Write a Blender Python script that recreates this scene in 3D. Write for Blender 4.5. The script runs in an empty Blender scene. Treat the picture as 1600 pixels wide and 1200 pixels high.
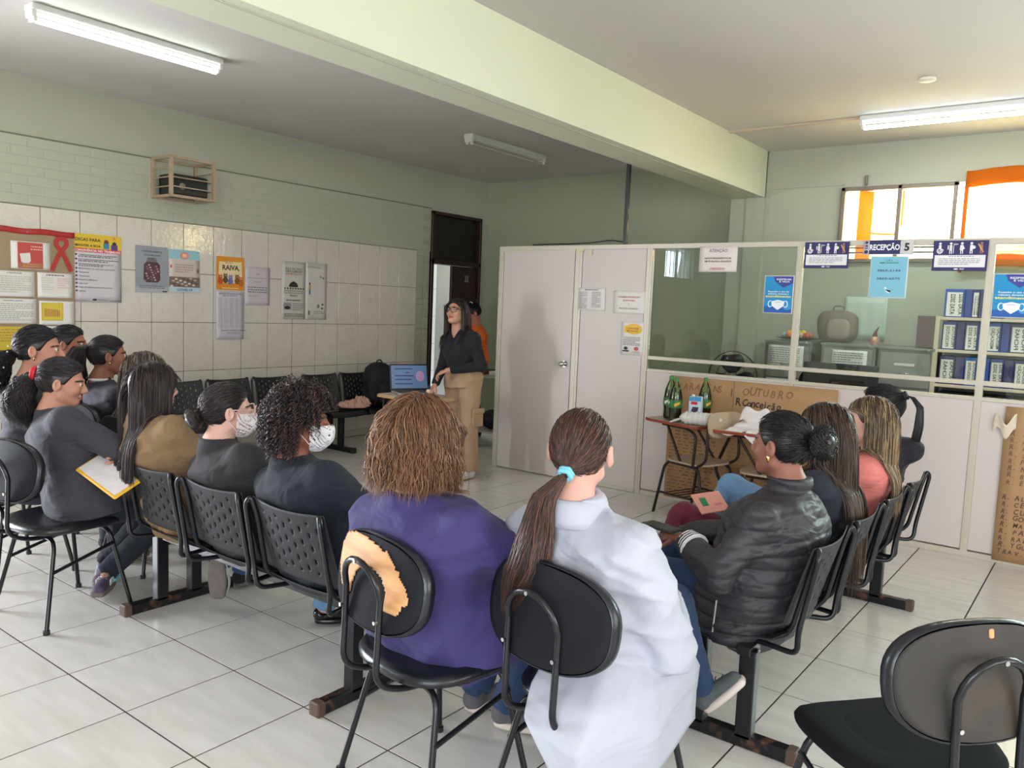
import bpy, math, random
import numpy as np
from mathutils import Vector, Matrix
random.seed(7); rng = np.random.default_rng(7)
SC = bpy.context.scene
COL = SC.collection
PI = math.pi

# ------------------------------------------------------------------ camera, world, lights, exposure
cam_d = bpy.data.cameras.new('camera'); cam = bpy.data.objects.new('camera', cam_d); COL.objects.link(cam)
_yaw, _pitch, _roll = 0.64751987, 0.09529091, 0.03992373
_f = Vector((-math.sin(_yaw)*math.cos(_pitch), math.cos(_yaw)*math.cos(_pitch), -math.sin(_pitch)))
_r = Vector((math.cos(_yaw), math.sin(_yaw), 0)); _u = _r.cross(_f)
_r2 = math.cos(_roll)*_r + math.sin(_roll)*_u; _u2 = -math.sin(_roll)*_r + math.cos(_roll)*_u
_m = Matrix((_r2, _u2, -_f)).transposed().to_4x4(); _m.translation = Vector((0, 0, 1.55)); cam.matrix_world = _m
cam_d.sensor_width = 36; cam_d.lens = 36*1249.9/1600; cam_d.clip_start = .05
SC.camera = cam
SC.view_settings.view_transform = 'Standard'; SC.view_settings.look = 'None'
SC.view_settings.exposure = 0.28; SC.view_settings.gamma = 1.0; SC.view_settings.use_curve_mapping = False
wd = bpy.data.worlds.new('world'); SC.world = wd; wd.use_nodes = True
wd.node_tree.nodes['Background'].inputs[0].default_value = (.85, .93, 1, 1)
wd.node_tree.nodes['Background'].inputs[1].default_value = 2.2
def area(name, loc, d, w, h, power, col):
    l = bpy.data.lights.new(name, 'AREA'); l.shape = 'RECTANGLE'; l.size = w; l.size_y = h; l.energy = power; l.color = col
    o = bpy.data.objects.new(name, l); COL.objects.link(o); o.location = loc
    o.rotation_euler = Vector(d).to_track_quat('-Z', 'Y').to_euler(); return o
area('daylight_rear', (1.2, -3.3, 1.75), (-.25, 1, -.05), 3.9, 2.0, 175, (.88, .94, 1))
area('daylight_side', (3.95, 1.4, 1.85), (-1, 0, 0), 4.6, 1.7, 125, (1, .96, .88))
area('daylight_orange', (-1.05, 8.5, 2.5), (0, -1, -.12), 2.5, .62, 270, (1, .93, .80))
area('daylight_blue', (1.85, 8.5, 2.5), (0, -1, -.1), 3.1, .62, 420, (.86, .93, 1))
area('daylight_left_added', (-7.5, 0, 1.15), (1, .1, 0), 1.6, 1.9, 330, (.90, .94, 1))  # through an opening added in the unseen left wall to brighten the near floor
area('daylight_left', (-7.4, -2.3, 2.5), (1, .3, -.2), 1.1, .6, 34, (.62, .75, 1))
area('daylight_corridor', (-8.0, 7.9, 2.9), (0, 0, -1), .9, 1.2, 40, (1, 1, .98))

# ------------------------------------------------------------------ materials
MATS = {}
def newmat(name):
    m = bpy.data.materials.new(name); m.use_nodes = True
    return m, m.node_tree, m.node_tree.nodes['Principled BSDF']
def s2l(c): return tuple(x/12.92 if x <= .04045 else ((x+.055)/1.055)**2.4 for x in c)
def rgb(r, g, b): return s2l((r/255, g/255, b/255))
def mat(name, col, rough=.5, metal=0., bump=0., bscale=30., var=0., vscale=4., spec=.5, stretch=(1, 1, 1), sheen=0., dist=.01, trans=0., alpha=1., emit=0., fold=0., fscale=6.):
    if name in MATS: return MATS[name]
    m, t, b = newmat(name); N, L = t.nodes, t.links
    b.inputs['Base Color'].default_value = (*col, 1); b.inputs['Roughness'].default_value = rough
    b.inputs['Metallic'].default_value = metal; b.inputs['Specular IOR Level'].default_value = spec
    if sheen: b.inputs['Sheen Weight'].default_value = sheen
    if trans: b.inputs['Transmission Weight'].default_value = trans
    if emit: b.inputs['Emission Color'].default_value = (*col, 1); b.inputs['Emission Strength'].default_value = emit
    if bump or var:
        tc = N.new('ShaderNodeTexCoord'); mp = N.new('ShaderNodeMapping'); mp.inputs['Scale'].default_value = stretch
        L.new(tc.outputs['Object'], mp.inputs[0])
    if var:
        n = N.new('ShaderNodeTexNoise'); n.inputs['Scale'].default_value = vscale; n.inputs['Detail'].default_value = 4
        L.new(mp.outputs[0], n.inputs[0]); mx = N.new('ShaderNodeMix'); mx.data_type = 'RGBA'
        mx.inputs[6].default_value = (*[c*(1-var) for c in col], 1); mx.inputs[7].default_value = (*[min(1, c*(1+var)) for c in col], 1)
        L.new(n.outputs[0], mx.inputs[0]); L.new(mx.outputs[2], b.inputs['Base Color'])
    if bump:
        n = N.new('ShaderNodeTexNoise'); n.inputs['Scale'].default_value = bscale; n.inputs['Detail'].default_value = 3
        L.new(mp.outputs[0], n.inputs[0]); bp = N.new('ShaderNodeBump'); bp.inputs['Strength'].default_value = bump; bp.inputs['Distance'].default_value = dist
        L.new(n.outputs[0], bp.inputs['Height']); L.new(bp.outputs[0], b.inputs['Normal'])
    if fold:
        tc2 = N.new('ShaderNodeTexCoord'); n3 = N.new('ShaderNodeTexNoise'); n3.inputs['Scale'].default_value = fscale; n3.inputs['Detail'].default_value = 2; n3.inputs['Distortion'].default_value = 1.6
        mp3 = N.new('ShaderNodeMapping'); mp3.inputs['Scale'].default_value = (1, 1, 1.8); mp3.inputs['Rotation'].default_value = (.5, .4, .3); L.new(tc2.outputs['Object'], mp3.inputs[0]); L.new(mp3.outputs[0], n3.inputs[0])
        b3 = N.new('ShaderNodeBump'); b3.inputs['Strength'].default_value = fold; b3.inputs['Distance'].default_value = .03; L.new(n3.outputs[0], b3.inputs['Height'])
        if bump: L.new(b3.outputs[0], bp.inputs['Normal'])
        else: L.new(b3.outputs[0], b.inputs['Normal'])
    MATS[name] = m; return m
def two_tone(name, c1, c2, scale, lo=.45, hi=.6, rough=.5, metal=0., bump=0., stretch=(1, 1, 1), detail=5.):
    """base colour c1 with patches or veins of c2"""
    if name in MATS: return MATS[name]
    m, t, b = newmat(name); N, L = t.nodes, t.links
    tc = N.new('ShaderNodeTexCoord'); mp = N.new('ShaderNodeMapping'); mp.inputs['Scale'].default_value = stretch
    L.new(tc.outputs['Object'], mp.inputs[0])
    n = N.new('ShaderNodeTexNoise'); n.inputs['Scale'].default_value = scale; n.inputs['Detail'].default_value = detail
    L.new(mp.outputs[0], n.inputs[0]); r = N.new('ShaderNodeValToRGB')
    r.color_ramp.elements[0].position = lo; r.color_ramp.elements[1].position = hi
    r.color_ramp.elements[0].color = (*c1, 1); r.color_ramp.elements[1].color = (*c2, 1)
    L.new(n.outputs[0], r.inputs[0]); L.new(r.outputs[0], b.inputs['Base Color'])
    b.inputs['Roughness'].default_value = rough; b.inputs['Metallic'].default_value = metal
    if bump:
        bp = N.new('ShaderNodeBump'); bp.inputs['Strength'].default_value = bump; bp.inputs['Distance'].default_value = .005
        L.new(n.outputs[0], bp.inputs['Height']); L.new(bp.outputs[0], b.inputs['Normal'])
    MATS[name] = m; return m
def attr_mat(name, rough=.5, spec=.5, bump=0., bscale=60., stretch=(1, 1, 1), sheen=0., sss=0., dist=.01):
    if name in MATS: return MATS[name]
    m, t, b = newmat(name); N, L = t.nodes, t.links
    a = N.new('ShaderNodeAttribute'); a.attribute_name = 'tint'; L.new(a.outputs['Color'], b.inputs['Base Color'])
    b.inputs['Roughness'].default_value = rough; b.inputs['Specular IOR Level'].default_value = spec
    if sheen: b.inputs['Sheen Weight'].default_value = sheen
    if sss:
        b.inputs['Subsurface Weight'].default_value = sss; b.inputs['Subsurface Scale'].default_value = .01
    if bump:
        tc = N.new('ShaderNodeTexCoord'); mp = N.new('ShaderNodeMapping'); mp.inputs['Scale'].default_value = stretch
        L.new(tc.outputs['Object'], mp.inputs[0]); n = N.new('ShaderNodeTexNoise'); n.inputs['Scale'].default_value = bscale; n.inputs['Detail'].default_value = 3
        L.new(mp.outputs[0], n.inputs[0]); bp = N.new('ShaderNodeBump'); bp.inputs['Strength'].default_value = bump; bp.inputs['Distance'].default_value = dist
        L.new(n.outputs[0], bp.inputs['Height']); L.new(bp.outputs[0], b.inputs['Normal'])
    MATS[name] = m; return m
def ink(c, rough=.55):
    k = 'ink_%d_%d_%d' % c
    return mat(k, rgb(*c), rough)

M_GREEN = mat('pale_green_paint', rgb(178, 178, 160), .62, bump=.25, bscale=90, var=.05, vscale=1.3, dist=.002)
M_BEAM = mat('beam_green_paint', rgb(208, 210, 186), .6, bump=.2, bscale=60, var=.03, vscale=1.5, dist=.002)
M_CEIL = mat('ceiling_white_paint', rgb(204, 199, 196), .8, bump=.2, bscale=50, var=.03, vscale=1.2, dist=.002)
M_BRICK = mat('painted_brick_green', rgb(177, 178, 160), .5, bump=.5, bscale=35, var=.05, vscale=5, dist=.004)
M_GROUT = mat('grout_brown', rgb(62, 52, 45), .8)
M_GROUTG = mat('grout_green', rgb(164, 168, 148), .7)
M_DOOR = mat('dark_stained_wood', rgb(48, 22, 20), .35, var=.3, vscale=8, stretch=(1, 1, .15))
M_PANEL = mat('divider_panel_pinkish_white', rgb(205, 194, 190), .42, bump=.05, bscale=20, var=.02, vscale=2)
M_ALU = mat('divider_frame_cream_metal', rgb(200, 192, 176), .4, .15)
M_BLACKM = mat('black_painted_steel', rgb(26, 27, 31), .28, .3, spec=.6)
M_CHROME = mat('chrome', rgb(200, 200, 200), .15, 1.)
M_PLAST = mat('black_plastic', rgb(30, 31, 34), .38, bump=.15, bscale=300, dist=.001)
M_PLASTG = mat('charcoal_plastic', rgb(50, 50, 53), .6, bump=.12, bscale=260, dist=.001, spec=.3)
M_COVER = mat('dark_back_cover', rgb(32, 33, 38), .75, bump=.15, bscale=200, dist=.001, spec=.12)
M_FAB = mat('black_seat_fabric', rgb(20, 21, 24), .9, bump=.4, bscale=500, dist=.001, spec=.15)
M_VINYL = mat('black_vinyl', rgb(22, 24, 30), .3, bump=.1, bscale=60)
M_WHITE = mat('white_enamel', rgb(225, 225, 222), .35)
M_PAPER = mat('white_paper', rgb(226, 220, 216), .7)
M_STEELG = mat('grey_cabinet_enamel', rgb(128, 126, 124), .35, .1, var=.04)
M_WOODL = mat('laminate_light_wood', rgb(196, 158, 116), .4, var=.15, vscale=9, stretch=(.3, 3, 1))
def tile_mat():
    m, t, b = newmat('wall_tile_glaze'); N, L = t.nodes, t.links
    tc = N.new('ShaderNodeTexCoord'); oi = N.new('ShaderNodeObjectInfo')
    ad = N.new('ShaderNodeVectorMath'); L.new(tc.outputs['Object'], ad.inputs[0])
    cb = N.new('ShaderNodeCombineXYZ'); ml = N.new('ShaderNodeMath'); ml.operation = 'MULTIPLY'; ml.inputs[1].default_value = 37
    L.new(oi.outputs['Random'], ml.inputs[0]); L.new(ml.outputs[0], cb.inputs[0]); L.new(ml.outputs[0], cb.inputs[2]); L.new(cb.outputs[0], ad.inputs[1])
    n = N.new('ShaderNodeTexNoise'); n.inputs['Scale'].default_value = 7; n.inputs['Detail'].default_value = 6; n.inputs['Distortion'].default_value = 1.4
    L.new(ad.outputs[0], n.inputs[0]); r = N.new('ShaderNodeValToRGB'); e = r.color_ramp.elements
    e[0].position = .38; e[0].color = (*rgb(208, 198, 189), 1); e[1].position = .62; e[1].color = (*rgb(213, 203, 194), 1)
    x = e.new(.5); x.color = (*rgb(206, 197, 185), 1); x = e.new(.47); x.color = (*rgb(214, 206, 196), 1); x = e.new(.53); x.color = (*rgb(214, 206, 196), 1)
    L.new(n.outputs[0], r.inputs[0]); L.new(r.outputs[0], b.inputs['Base Color'])
    b.inputs['Roughness'].default_value = .06; b.inputs['Specular IOR Level'].default_value = .65
    n2 = N.new('ShaderNodeTexNoise'); n2.inputs['Scale'].default_value = 26; n2.inputs['Detail'].default_value = 2; L.new(ad.outputs[0], n2.inputs[0])
    bp = N.new('ShaderNodeBump'); bp.inputs['Strength'].default_value = .7; bp.inputs['Distance'].default_value = .002
    L.new(n2.outputs[0], bp.inputs['Height']); L.new(bp.outputs[0], b.inputs['Normal']); return m
M_TILE = tile_mat()
def floor_mat():
    m, t, b = newmat('floor_tile_ceramic'); N, L = t.nodes, t.links
    tc = N.new('ShaderNodeTexCoord'); oi = N.new('ShaderNodeObjectInfo'); ad = N.new('ShaderNodeVectorMath')
    cb = N.new('ShaderNodeCombineXYZ'); ml = N.new('ShaderNodeMath'); ml.operation = 'MULTIPLY'; ml.inputs[1].default_value = 23
    L.new(oi.outputs['Random'], ml.inputs[0]); L.new(ml.outputs[0], cb.inputs[0]); L.new(ml.outputs[0], cb.inputs[1])
    L.new(tc.outputs['Object'], ad.inputs[0]); L.new(cb.outputs[0], ad.inputs[1])
    mp = N.new('ShaderNodeMapping'); mp.inputs['Scale'].default_value = (1, 5, 1); L.new(ad.outputs[0], mp.inputs[0])
    n = N.new('ShaderNodeTexNoise'); n.inputs['Scale'].default_value = 3; n.inputs['Detail'].default_value = 5; L.new(mp.outputs[0], n.inputs[0])
    r = N.new('ShaderNodeValToRGB'); e = r.color_ramp.elements
    e[0].position = .3; e[0].color = (*rgb(206, 202, 197), 1); e[1].position = .7; e[1].color = (*rgb(220, 216, 212), 1)
    L.new(n.outputs[0], r.inputs[0]); L.new(r.outputs[0], b.inputs['Base Color'])
    b.inputs['Roughness'].default_value = .2; b.inputs['Specular IOR Level'].default_value = .5
    n2 = N.new('ShaderNodeTexNoise'); n2.inputs['Scale'].default_value = 60; L.new(ad.outputs[0], n2.inputs[0])
    bp = N.new('ShaderNodeBump'); bp.inputs['Strength'].default_value = .08; bp.inputs['Distance'].default_value = .002
    L.new(n2.outputs[0], bp.inputs['Height']); L.new(bp.outputs[0], b.inputs['Normal']); return m
M_FLOOR = floor_mat()
def glass_mat(name, col=(.93, .97, .94), rough=0.):
    m, t, b = newmat(name); N, L = t.nodes, t.links; N.remove(b)
    g = N.new('ShaderNodeBsdfGlossy'); g.inputs['Roughness'].default_value = rough; g.inputs[0].default_value = (1, 1, 1, 1)
    tr = N.new('ShaderNodeBsdfTransparent'); tr.inputs[0].default_value = (*col, 1)
    fr = N.new('ShaderNodeFresnel'); fr.inputs[0].default_value = 1.5; mx = N.new('ShaderNodeMixShader')
    L.new(fr.outputs[0], mx.inputs[0]); L.new(tr.outputs[0], mx.inputs[1]); L.new(g.outputs[0], mx.inputs[2])
    L.new(mx.outputs[0], N['Material Output'].inputs[0]); return m
M_GLASS = glass_mat('divider_glass')
def cloth_sheer(name, col, tw=.6):
    m, t, b = newmat(name); N, L = t.nodes, t.links; N.remove(b)
    d = N.new('ShaderNodeBsdfDiffuse'); d.inputs[0].default_value = (*col, 1); tr = N.new('ShaderNodeBsdfTranslucent'); tr.inputs[0].default_value = (*col, 1)
    mx = N.new('ShaderNodeMixShader'); mx.inputs[0].default_value = tw; L.new(d.outputs[0], mx.inputs[1]); L.new(tr.outputs[0], mx.inputs[2])
    L.new(mx.outputs[0], N['Material Output'].inputs[0]); return m

# ------------------------------------------------------------------ mesh helpers
def quick_mesh(name, V, F, smooth=True):
    V = np.asarray(V, np.float32); F = np.asarray(F, np.int32); n = F.shape[1]
    me = bpy.data.meshes.new(name); me.vertices.add(len(V)); me.vertices.foreach_set('co', V.ravel())
    me.loops.add(F.size); me.loops.foreach_set('vertex_index', F.ravel())
    me.polygons.add(len(F)); me.polygons.foreach_set('loop_start', np.arange(len(F), dtype=np.int32)*n)
    me.polygons.foreach_set('use_smooth', np.full(len(F), smooth)); me.update(calc_edges=True); me.validate(); return me
class MB:
    def __init__(s): s.v = []; s.f = []; s.m = []; s.sm = []; s.mi = 0; s.smooth = False; s.T = None
    def add(s, vs, fs, smooth=None):
        b = len(s.v)
        if s.T is not None: vs = [tuple(s.T @ Vector(v)) for v in vs]
        s.v += [tuple(v) for v in vs]; s.f += [tuple(b+i for i in f) for f in fs]
        s.m += [s.mi]*len(fs); s.sm += [s.smooth if smooth is None else smooth]*len(fs); return s
    def box(s, c, d, rot=None, bev=0.):
        x, y, z = (k/2 for k in d)
        if bev:
            b = min(bev, x*.99, y*.99, z*.99); vs = []; q = []
            for sx, sy in ((1, 1), (-1, 1), (-1, -1), (1, -1)):
                q += [(sx*x, sy*(y-b)), (sx*(x-b), sy*y)] if sx*sy > 0 else [(sx*(x-b), sy*y), (sx*x, sy*(y-b))]
            i = [(px*(1-b/x), py*(1-b/y)) for px, py in q]
            vs = [(*p, -z) for p in i]+[(*p, -z+b) for p in q]+[(*p, z-b) for p in q]+[(*p, z) for p in i]
            fs = [tuple(range(7, -1, -1)), tuple(range(24, 32))]
            for k in range(3): fs += [(k*8+j, k*8+(j+1) % 8, k*8+8+(j+1) % 8, k*8+8+j) for j in range(8)]
        else:
            vs = [(a, b_, c_) for c_ in (-z, z) for b_ in (-y, y) for a in (-x, x)]
            fs = [(0, 2, 3, 1), (4, 5, 7, 6), (0, 1, 5, 4), (1, 3, 7, 5), (3, 2, 6, 7), (2, 0, 4, 6)]
        M = Matrix.Translation(c) @ (rot.to_4x4() if rot else Matrix.Identity(4))
        return s.add([M @ Vector(v) for v in vs], fs)
    def tube(s, pts, r, n=8, closed=False, cap=True, flat=None):
        P = [Vector(p) for p in pts]; k = len(P); R = r if hasattr(r, '__len__') else [r]*k
        T = []
        for i in range(k):
            a = P[(i-1) % k] if closed or i > 0 else P[i]; b = P[(i+1) % k] if closed or i < k-1 else P[i]
            T.append((b-a).normalized() if (b-a).length > 1e-9 else Vector((0, 0, 1)))
        up = Vector((0, 0, 1)) if abs(T[0].z) < .9 else Vector((1, 0, 0)); x = T[0].cross(up).normalized(); vs = []
        for i in range(k):
            x = (x-T[i]*x.dot(T[i])); x = x.normalized() if x.length > 1e-6 else T[i].orthogonal().normalized(); y = T[i].cross(x)
            fy = flat or 1
            for j in range(n):
                a = 2*PI*j/n; vs.append(P[i]+R[i]*(math.cos(a)*x+fy*math.sin(a)*y))
        fs = [(i*n+j, i*n+(j+1) % n, ((i+1) % k)*n+(j+1) % n, ((i+1) % k)*n+j) for i in range(k if closed else k-1) for j in range(n)]
        s.add(vs, fs, True)
        if cap and not closed: s.add(vs[:n], [tuple(range(n-1, -1, -1))], False); s.add(vs[-n:], [tuple(range(n))], False)
        return s
    def cyl(s, a, b, r, n=16, r2=None): return s.tube([a, b], [r, r if r2 is None else r2], n)
    def lathe(s, prof, c=(0, 0, 0), n=24, cap=True):
        vs = [(c[0]+r*math.cos(2*PI*j/n), c[1]+r*math.sin(2*PI*j/n), c[2]+z) for r, z in prof for j in range(n)]
        fs = [(i*n+j, i*n+(j+1) % n, (i+1)*n+(j+1) % n, (i+1)*n+j) for i in range(len(prof)-1) for j in range(n)]
        s.add(vs, fs, True)
        if cap: s.add(vs[:n], [tuple(range(n-1, -1, -1))], False); s.add(vs[-n:], [tuple(range(n))], False)
        return s
    def plate(s, out, t, M=None, z0=0.):
        """polygon outline (x,y) extruded z0..z0+t, then transformed by M"""
        M = M or Matrix.Identity(4); n = len(out)
        vs = [M @ Vector((x, y, z)) for z in (z0, z0+t) for x, y in out]
        s.add(vs, [tuple(range(n-1, -1, -1)), tuple(range(n, 2*n))]+[(i, (i+1) % n, n+(i+1) % n, n+i) for i in range(n)]); return s
    def ball(s, c, r, n=10, m=7):
        r = r if hasattr(r, '__len__') else (r, r, r); vs = [(c[0], c[1], c[2]-r[2])]
        for i in range(1, m):
            a = -PI/2+PI*i/m
            vs += [(c[0]+r[0]*math.cos(a)*math.cos(2*PI*j/n), c[1]+r[1]*math.cos(a)*math.sin(2*PI*j/n), c[2]+r[2]*math.sin(a)) for j in range(n)]
        vs.append((c[0], c[1], c[2]+r[2])); fs = [(0, 1+(j+1) % n, 1+j) for j in range(n)]
        for i in range(m-2): fs += [(1+i*n+j, 1+i*n+(j+1) % n, 1+(i+1)*n+(j+1) % n, 1+(i+1)*n+j) for j in range(n)]
        e = len(vs)-1; fs += [(e, 1+(m-2)*n+j, 1+(m-2)*n+(j+1) % n) for j in range(n)]
        return s.add(vs, fs, True)
    def grid(s, fn, nu, nv, keep=None, smooth=True):
        vs = [fn(i/nu, j/nv) for j in range(nv+1) for i in range(nu+1)]
        fs = [(j*(nu+1)+i, j*(nu+1)+i+1, (j+1)*(nu+1)+i+1, (j+1)*(nu+1)+i) for j in range(nv) for i in range(nu) if keep is None or keep(i, j)]
        return s.add(vs, fs, smooth)
    def mesh(s, name, mats):
        me = bpy.data.meshes.new(name); me.from_pydata(s.v, [], s.f)
        for m in (mats if isinstance(mats, (list, tuple)) else [mats]): me.materials.append(m)
        me.polygons.foreach_set('material_index', s.m); me.polygons.foreach_set('use_smooth', s.sm); me.update(); return me
    def build(s, name, mats, parent=None, solid=0., **k):
        me = s.mesh(name, mats); o = bpy.data.objects.new(name, me); COL.objects.link(o)
        if parent: o.parent = parent
        if solid: sm = o.modifiers.new('solid', 'SOLIDIFY'); sm.thickness = solid; sm.offset = 0
        for a, b in k.items(): o[a] = b
        return o
def tag(o, label=None, category=None, group=None, kind=None):
    for k, v in (('label', label), ('category', category), ('group', group), ('kind', kind)):
        if v: o[k] = v
    return o
def thing(name, label, cat, loc=(0, 0, 0), rz=0, group=None):
    o = bpy.data.objects.new(name, None); o.empty_display_size = .1; COL.objects.link(o); o.location = loc; o.rotation_euler = (0, 0, rz)
    return tag(o, label, cat, group)
def kids(o): return [c for c in ALLK.get(o.name, [])]
def dup(o, parent=None):
    c = o.copy(); COL.objects.link(c)
    if parent: c.parent = parent
    for ch in list(o.children): dup(ch, c)
    return c
def inst(name, me, parent, loc=(0, 0, 0), rot=(0, 0, 0), scale=None):
    o = bpy.data.objects.new(name, me); COL.objects.link(o); o.parent = parent; o.location = loc; o.rotation_euler = rot
    if scale: o.scale = scale
    return o
def sup(w, h, n=2.6, k=40, cx=0, cy=0):
    """superellipse outline"""
    o = []
    for i in range(k):
        a = 2*PI*i/k; c, s_ = math.cos(a), math.sin(a)
        o.append((cx+w/2*math.copysign(abs(c)**(2/n), c), cy+h/2*math.copysign(abs(s_)**(2/n), s_)))
    return o
def arc(pts, r=.05, n=5):
    """round the corners of a polyline"""
    P = [Vector(p) for p in pts]; out = [P[0]]
    for i in range(1, len(P)-1):
        a, b, c = P[i-1], P[i], P[i+1]; d1 = (a-b); d2 = (c-b); q = min(r, d1.length*.49, d2.length*.49)
        p1 = b+d1.normalized()*q; p2 = b+d2.normalized()*q
        for j in range(n+1):
            t = j/n; out.append(p1*(1-t)**2+b*2*t*(1-t)+p2*t*t)
    out.append(P[-1]); return out
def text_mesh(s, size, bold=0.):
    cu = bpy.data.curves.new('t', 'FONT'); cu.body = s; cu.size = size; cu.resolution_u = 2; cu.offset = bold*size
    o = bpy.data.objects.new('t', cu); COL.objects.link(o)
    dg = bpy.context.evaluated_depsgraph_get(); me = bpy.data.meshes.new_from_object(o.evaluated_get(dg))
    V = [tuple(v.co) for v in me.vertices]; F = [tuple(p.vertices) for p in me.polygons]
    bpy.data.objects.remove(o); bpy.data.curves.remove(cu); bpy.data.meshes.remove(me); return V, F
def frame(o, u, v, n):
    m = Matrix((Vector(u), Vector(v), Vector(n))).transposed().to_4x4(); m.translation = Vector(o); return m
FL = lambda y, z, x=-6.945: frame((x, y, z), (0, 1, 0), (0, 0, 1), (1, 0, 0))       # on the left wall
FP = lambda x, z, y=6.07: frame((x, y, z), (1, 0, 0), (0, 0, 1), (0, -1, 0))        # on the divider front
def poster(name, label, cat, M, w, h, items, paper=None, group=None, th=.0015, curl=0.):
    curl = 0.
    root = thing(name, label, cat, M.translation, 0, group); root.matrix_world = M
    b = MB(); nu, nv = 6, 8; ph = random.random()*6
    fz = lambda u, v: .001+curl*(.5+.5*math.sin(ph+u*3.1+v*2.3))*abs(v-.5)*abs(u-.4)*2
    b.grid(lambda u, v: (u*w, v*h, th+fz(u, v)), nu, nv)
    b.build('sheet', paper or M_PAPER, root, solid=.0008)
    mats = []; pr = MB(); tx = MB(); tmats = []
    def mi(L, c):
        m = c if isinstance(c, bpy.types.Material) else ink(c)
        if m not in L: L.append(m)
        return L.index(m)
    off = th+.0015
    def flat(B, pts, c, L):
        nonlocal off
        B.mi = mi(L, c); B.add([(x*w, y*h, off+fz(x, y)) for x, y in pts], [tuple(range(len(pts)))]); off += .00012
    for it in items:
        k = it[0]
        if k == 'r': _, x, y, ww, hh, c = it; flat(pr, [(x, y), (x+ww, y), (x+ww, y+hh), (x, y+hh)], c, mats)
        elif k == 'e': _, x, y, rx, ry, c = it; flat(pr, [(x+rx*math.cos(a*PI/10), y+ry*math.sin(a*PI/10)) for a in range(20)], c, mats)
        elif k == 'p': _, pts, c = it; flat(pr, pts, c, mats)
        elif k == 'l':      # lines of print too small to read in the photograph
            _, x, y, ww, n, dy, c = it; hh = abs(dy)*.42
            for i in range(n):
                X = x; end = x+ww*(1 if i % 4 != 3 else random.uniform(.5, .8))
                while X < end-.01:
                    l = random.uniform(.03, .1)*min(1, ww*1.4); l = min(l, end-X)
                    flat(pr, [(X, y-i*dy-hh), (X+l, y-i*dy-hh), (X+l, y-i*dy), (X, y-i*dy)], c, mats); X += l+.018
        elif k == 'h':      # marker handwriting, letter by letter
            _, x, y, sz, s_, c, adv = it; X = x
            for ch_ in s_:
                if ch_ != ' ':
                    V, F = text_mesh(ch_, sz*h*1.35*random.uniform(.85, 1.1), .016)
                    a = random.uniform(-.12, .16); ca, sa = math.cos(a), math.sin(a); dy = random.uniform(-.1, .1)*sz*h
                    tx.mi = mi(tmats, c); tx.add([((q[0]*ca-q[1]*sa+.22*q[1])*.85+X*w, q[0]*sa+q[1]*ca+y*h+dy, off+.0012+fz(x, y)) for q in V], F)
                X += adv*random.uniform(.9, 1.1)*(.55 if ch_ in 'iI.l ' else 1)
        elif k == 't':      # x, y of the baseline centre, size as a fraction of h
            _, x, y, sz, s_, c = it[:6]; V, F = text_mesh(s_, sz*h*1.35, it[6] if len(it) > 6 else .012)
            if not V: continue
            x0 = min(q[0] for q in V); x1 = max(q[0] for q in V); sx = 1.
            if len(it) > 7: sx = it[7]*w/(x1-x0)
            tx.mi = mi(tmats, c); tx.add([((q[0]-(x0+x1)/2)*sx+x*w, q[1]+y*h, off+.0012+fz(x, y)) for q in V], F)
    if pr.v: pr.build('print', mats, root)
    if tx.v: tx.build('lettering', tmats, root)
    return root
# ------------------------------------------------------------------ the room
XL, YB, YW, YR, XR, HC = -6.95, 8.5, 8.04, -3.05, 3.6, 3.2
fl = MB(); fl.box(((XL-2.5+XR)/2, (YR+YB)/2, -.0512), (XR-XL+2.7, YB-YR+.4, .1)); floor = fl.build('floor', M_GROUT, kind='structure')
b = MB(); b.box((0, 0, -.004), (.4485, .4485, .010)); ftile = b.mesh('tile', M_FLOOR); fts = b.mesh('tile_field', M_FLOOR)
P = .4565; X0, Y0 = -6.95+.04, 1.425
cells = []
for i in range(-4, 26):
    for j in range(-10, 17):
        x = -3.27+P*(i-8)+P/2; y = Y0+P*j+P/2
        if x-P/2 < XL-1.3 or x > XR or y < YR or y > YB+.1: continue
        if x < XL-.1 and not (y > 6.9): continue
        cells.append((x, y))
def vis(c):  # tiles the photograph shows, nearest first
    x, y = c; dx, dy = x, y; a = math.degrees(math.atan2(-dx, dy)); d = math.hypot(dx, dy)
    return (0 if (2 < a < 72 and d > 1.75 and y < 6.9 and x > XL) else 1, d)
cells.sort(key=vis)
for x, y in cells[:295]: inst('tile', ftile, floor, (x, y, 0))
b = MB()
for x, y in cells[295:]: b.box((x, y, -.004), (.4485, .4485, .010))
b.build('tile_field', M_FLOOR, floor, kind='stuff')

# left wall: painted masonry, glazed tiles to 2.20 m, painted bricks above, door and barred window openings
D0, D1, DH = 7.40, 8.37, 2.71
W0, W1, WZ0, WZ1 = -2.92, -1.68, 2.22, 2.86
b = MB()
def seg(y0, y1, z0, z1): b.box((XL-.12, (y0+y1)/2, (z0+z1)/2), (.2, y1-y0, z1-z0))
seg(YR, W0, 0, HC); seg(W0, W1, 0, WZ0); seg(W0, W1, WZ1, HC); seg(W1, -.8, 0, HC); seg(-.8, .8, 2.1, HC); seg(.8, D0, 0, HC); seg(D0, D1, DH, HC); seg(D1, YB+.2, 0, HC)  # gap beside the camera is added to let cool daylight onto the floor
wl = b.build('wall_left', [M_GREEN], kind='structure')
b = MB(); b.box((XL-.0095, (7.16+.8)/2, 1.1), (.014, 7.16-.8, 2.2)); b.box((XL-.0095, -1.03, 1.1), (.014, .45, 2.2)); b.build('grout', M_GROUT, wl)
b = MB(); b.box((0, 0, 0), (.012, .3030, .4508), bev=.0015); wt = b.mesh('tile', M_TILE)
b = MB(); b.box((0, 0, 0), (.012, .3030, .299), bev=.0015); wtb = b.mesh('tile', M_TILE)
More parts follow.
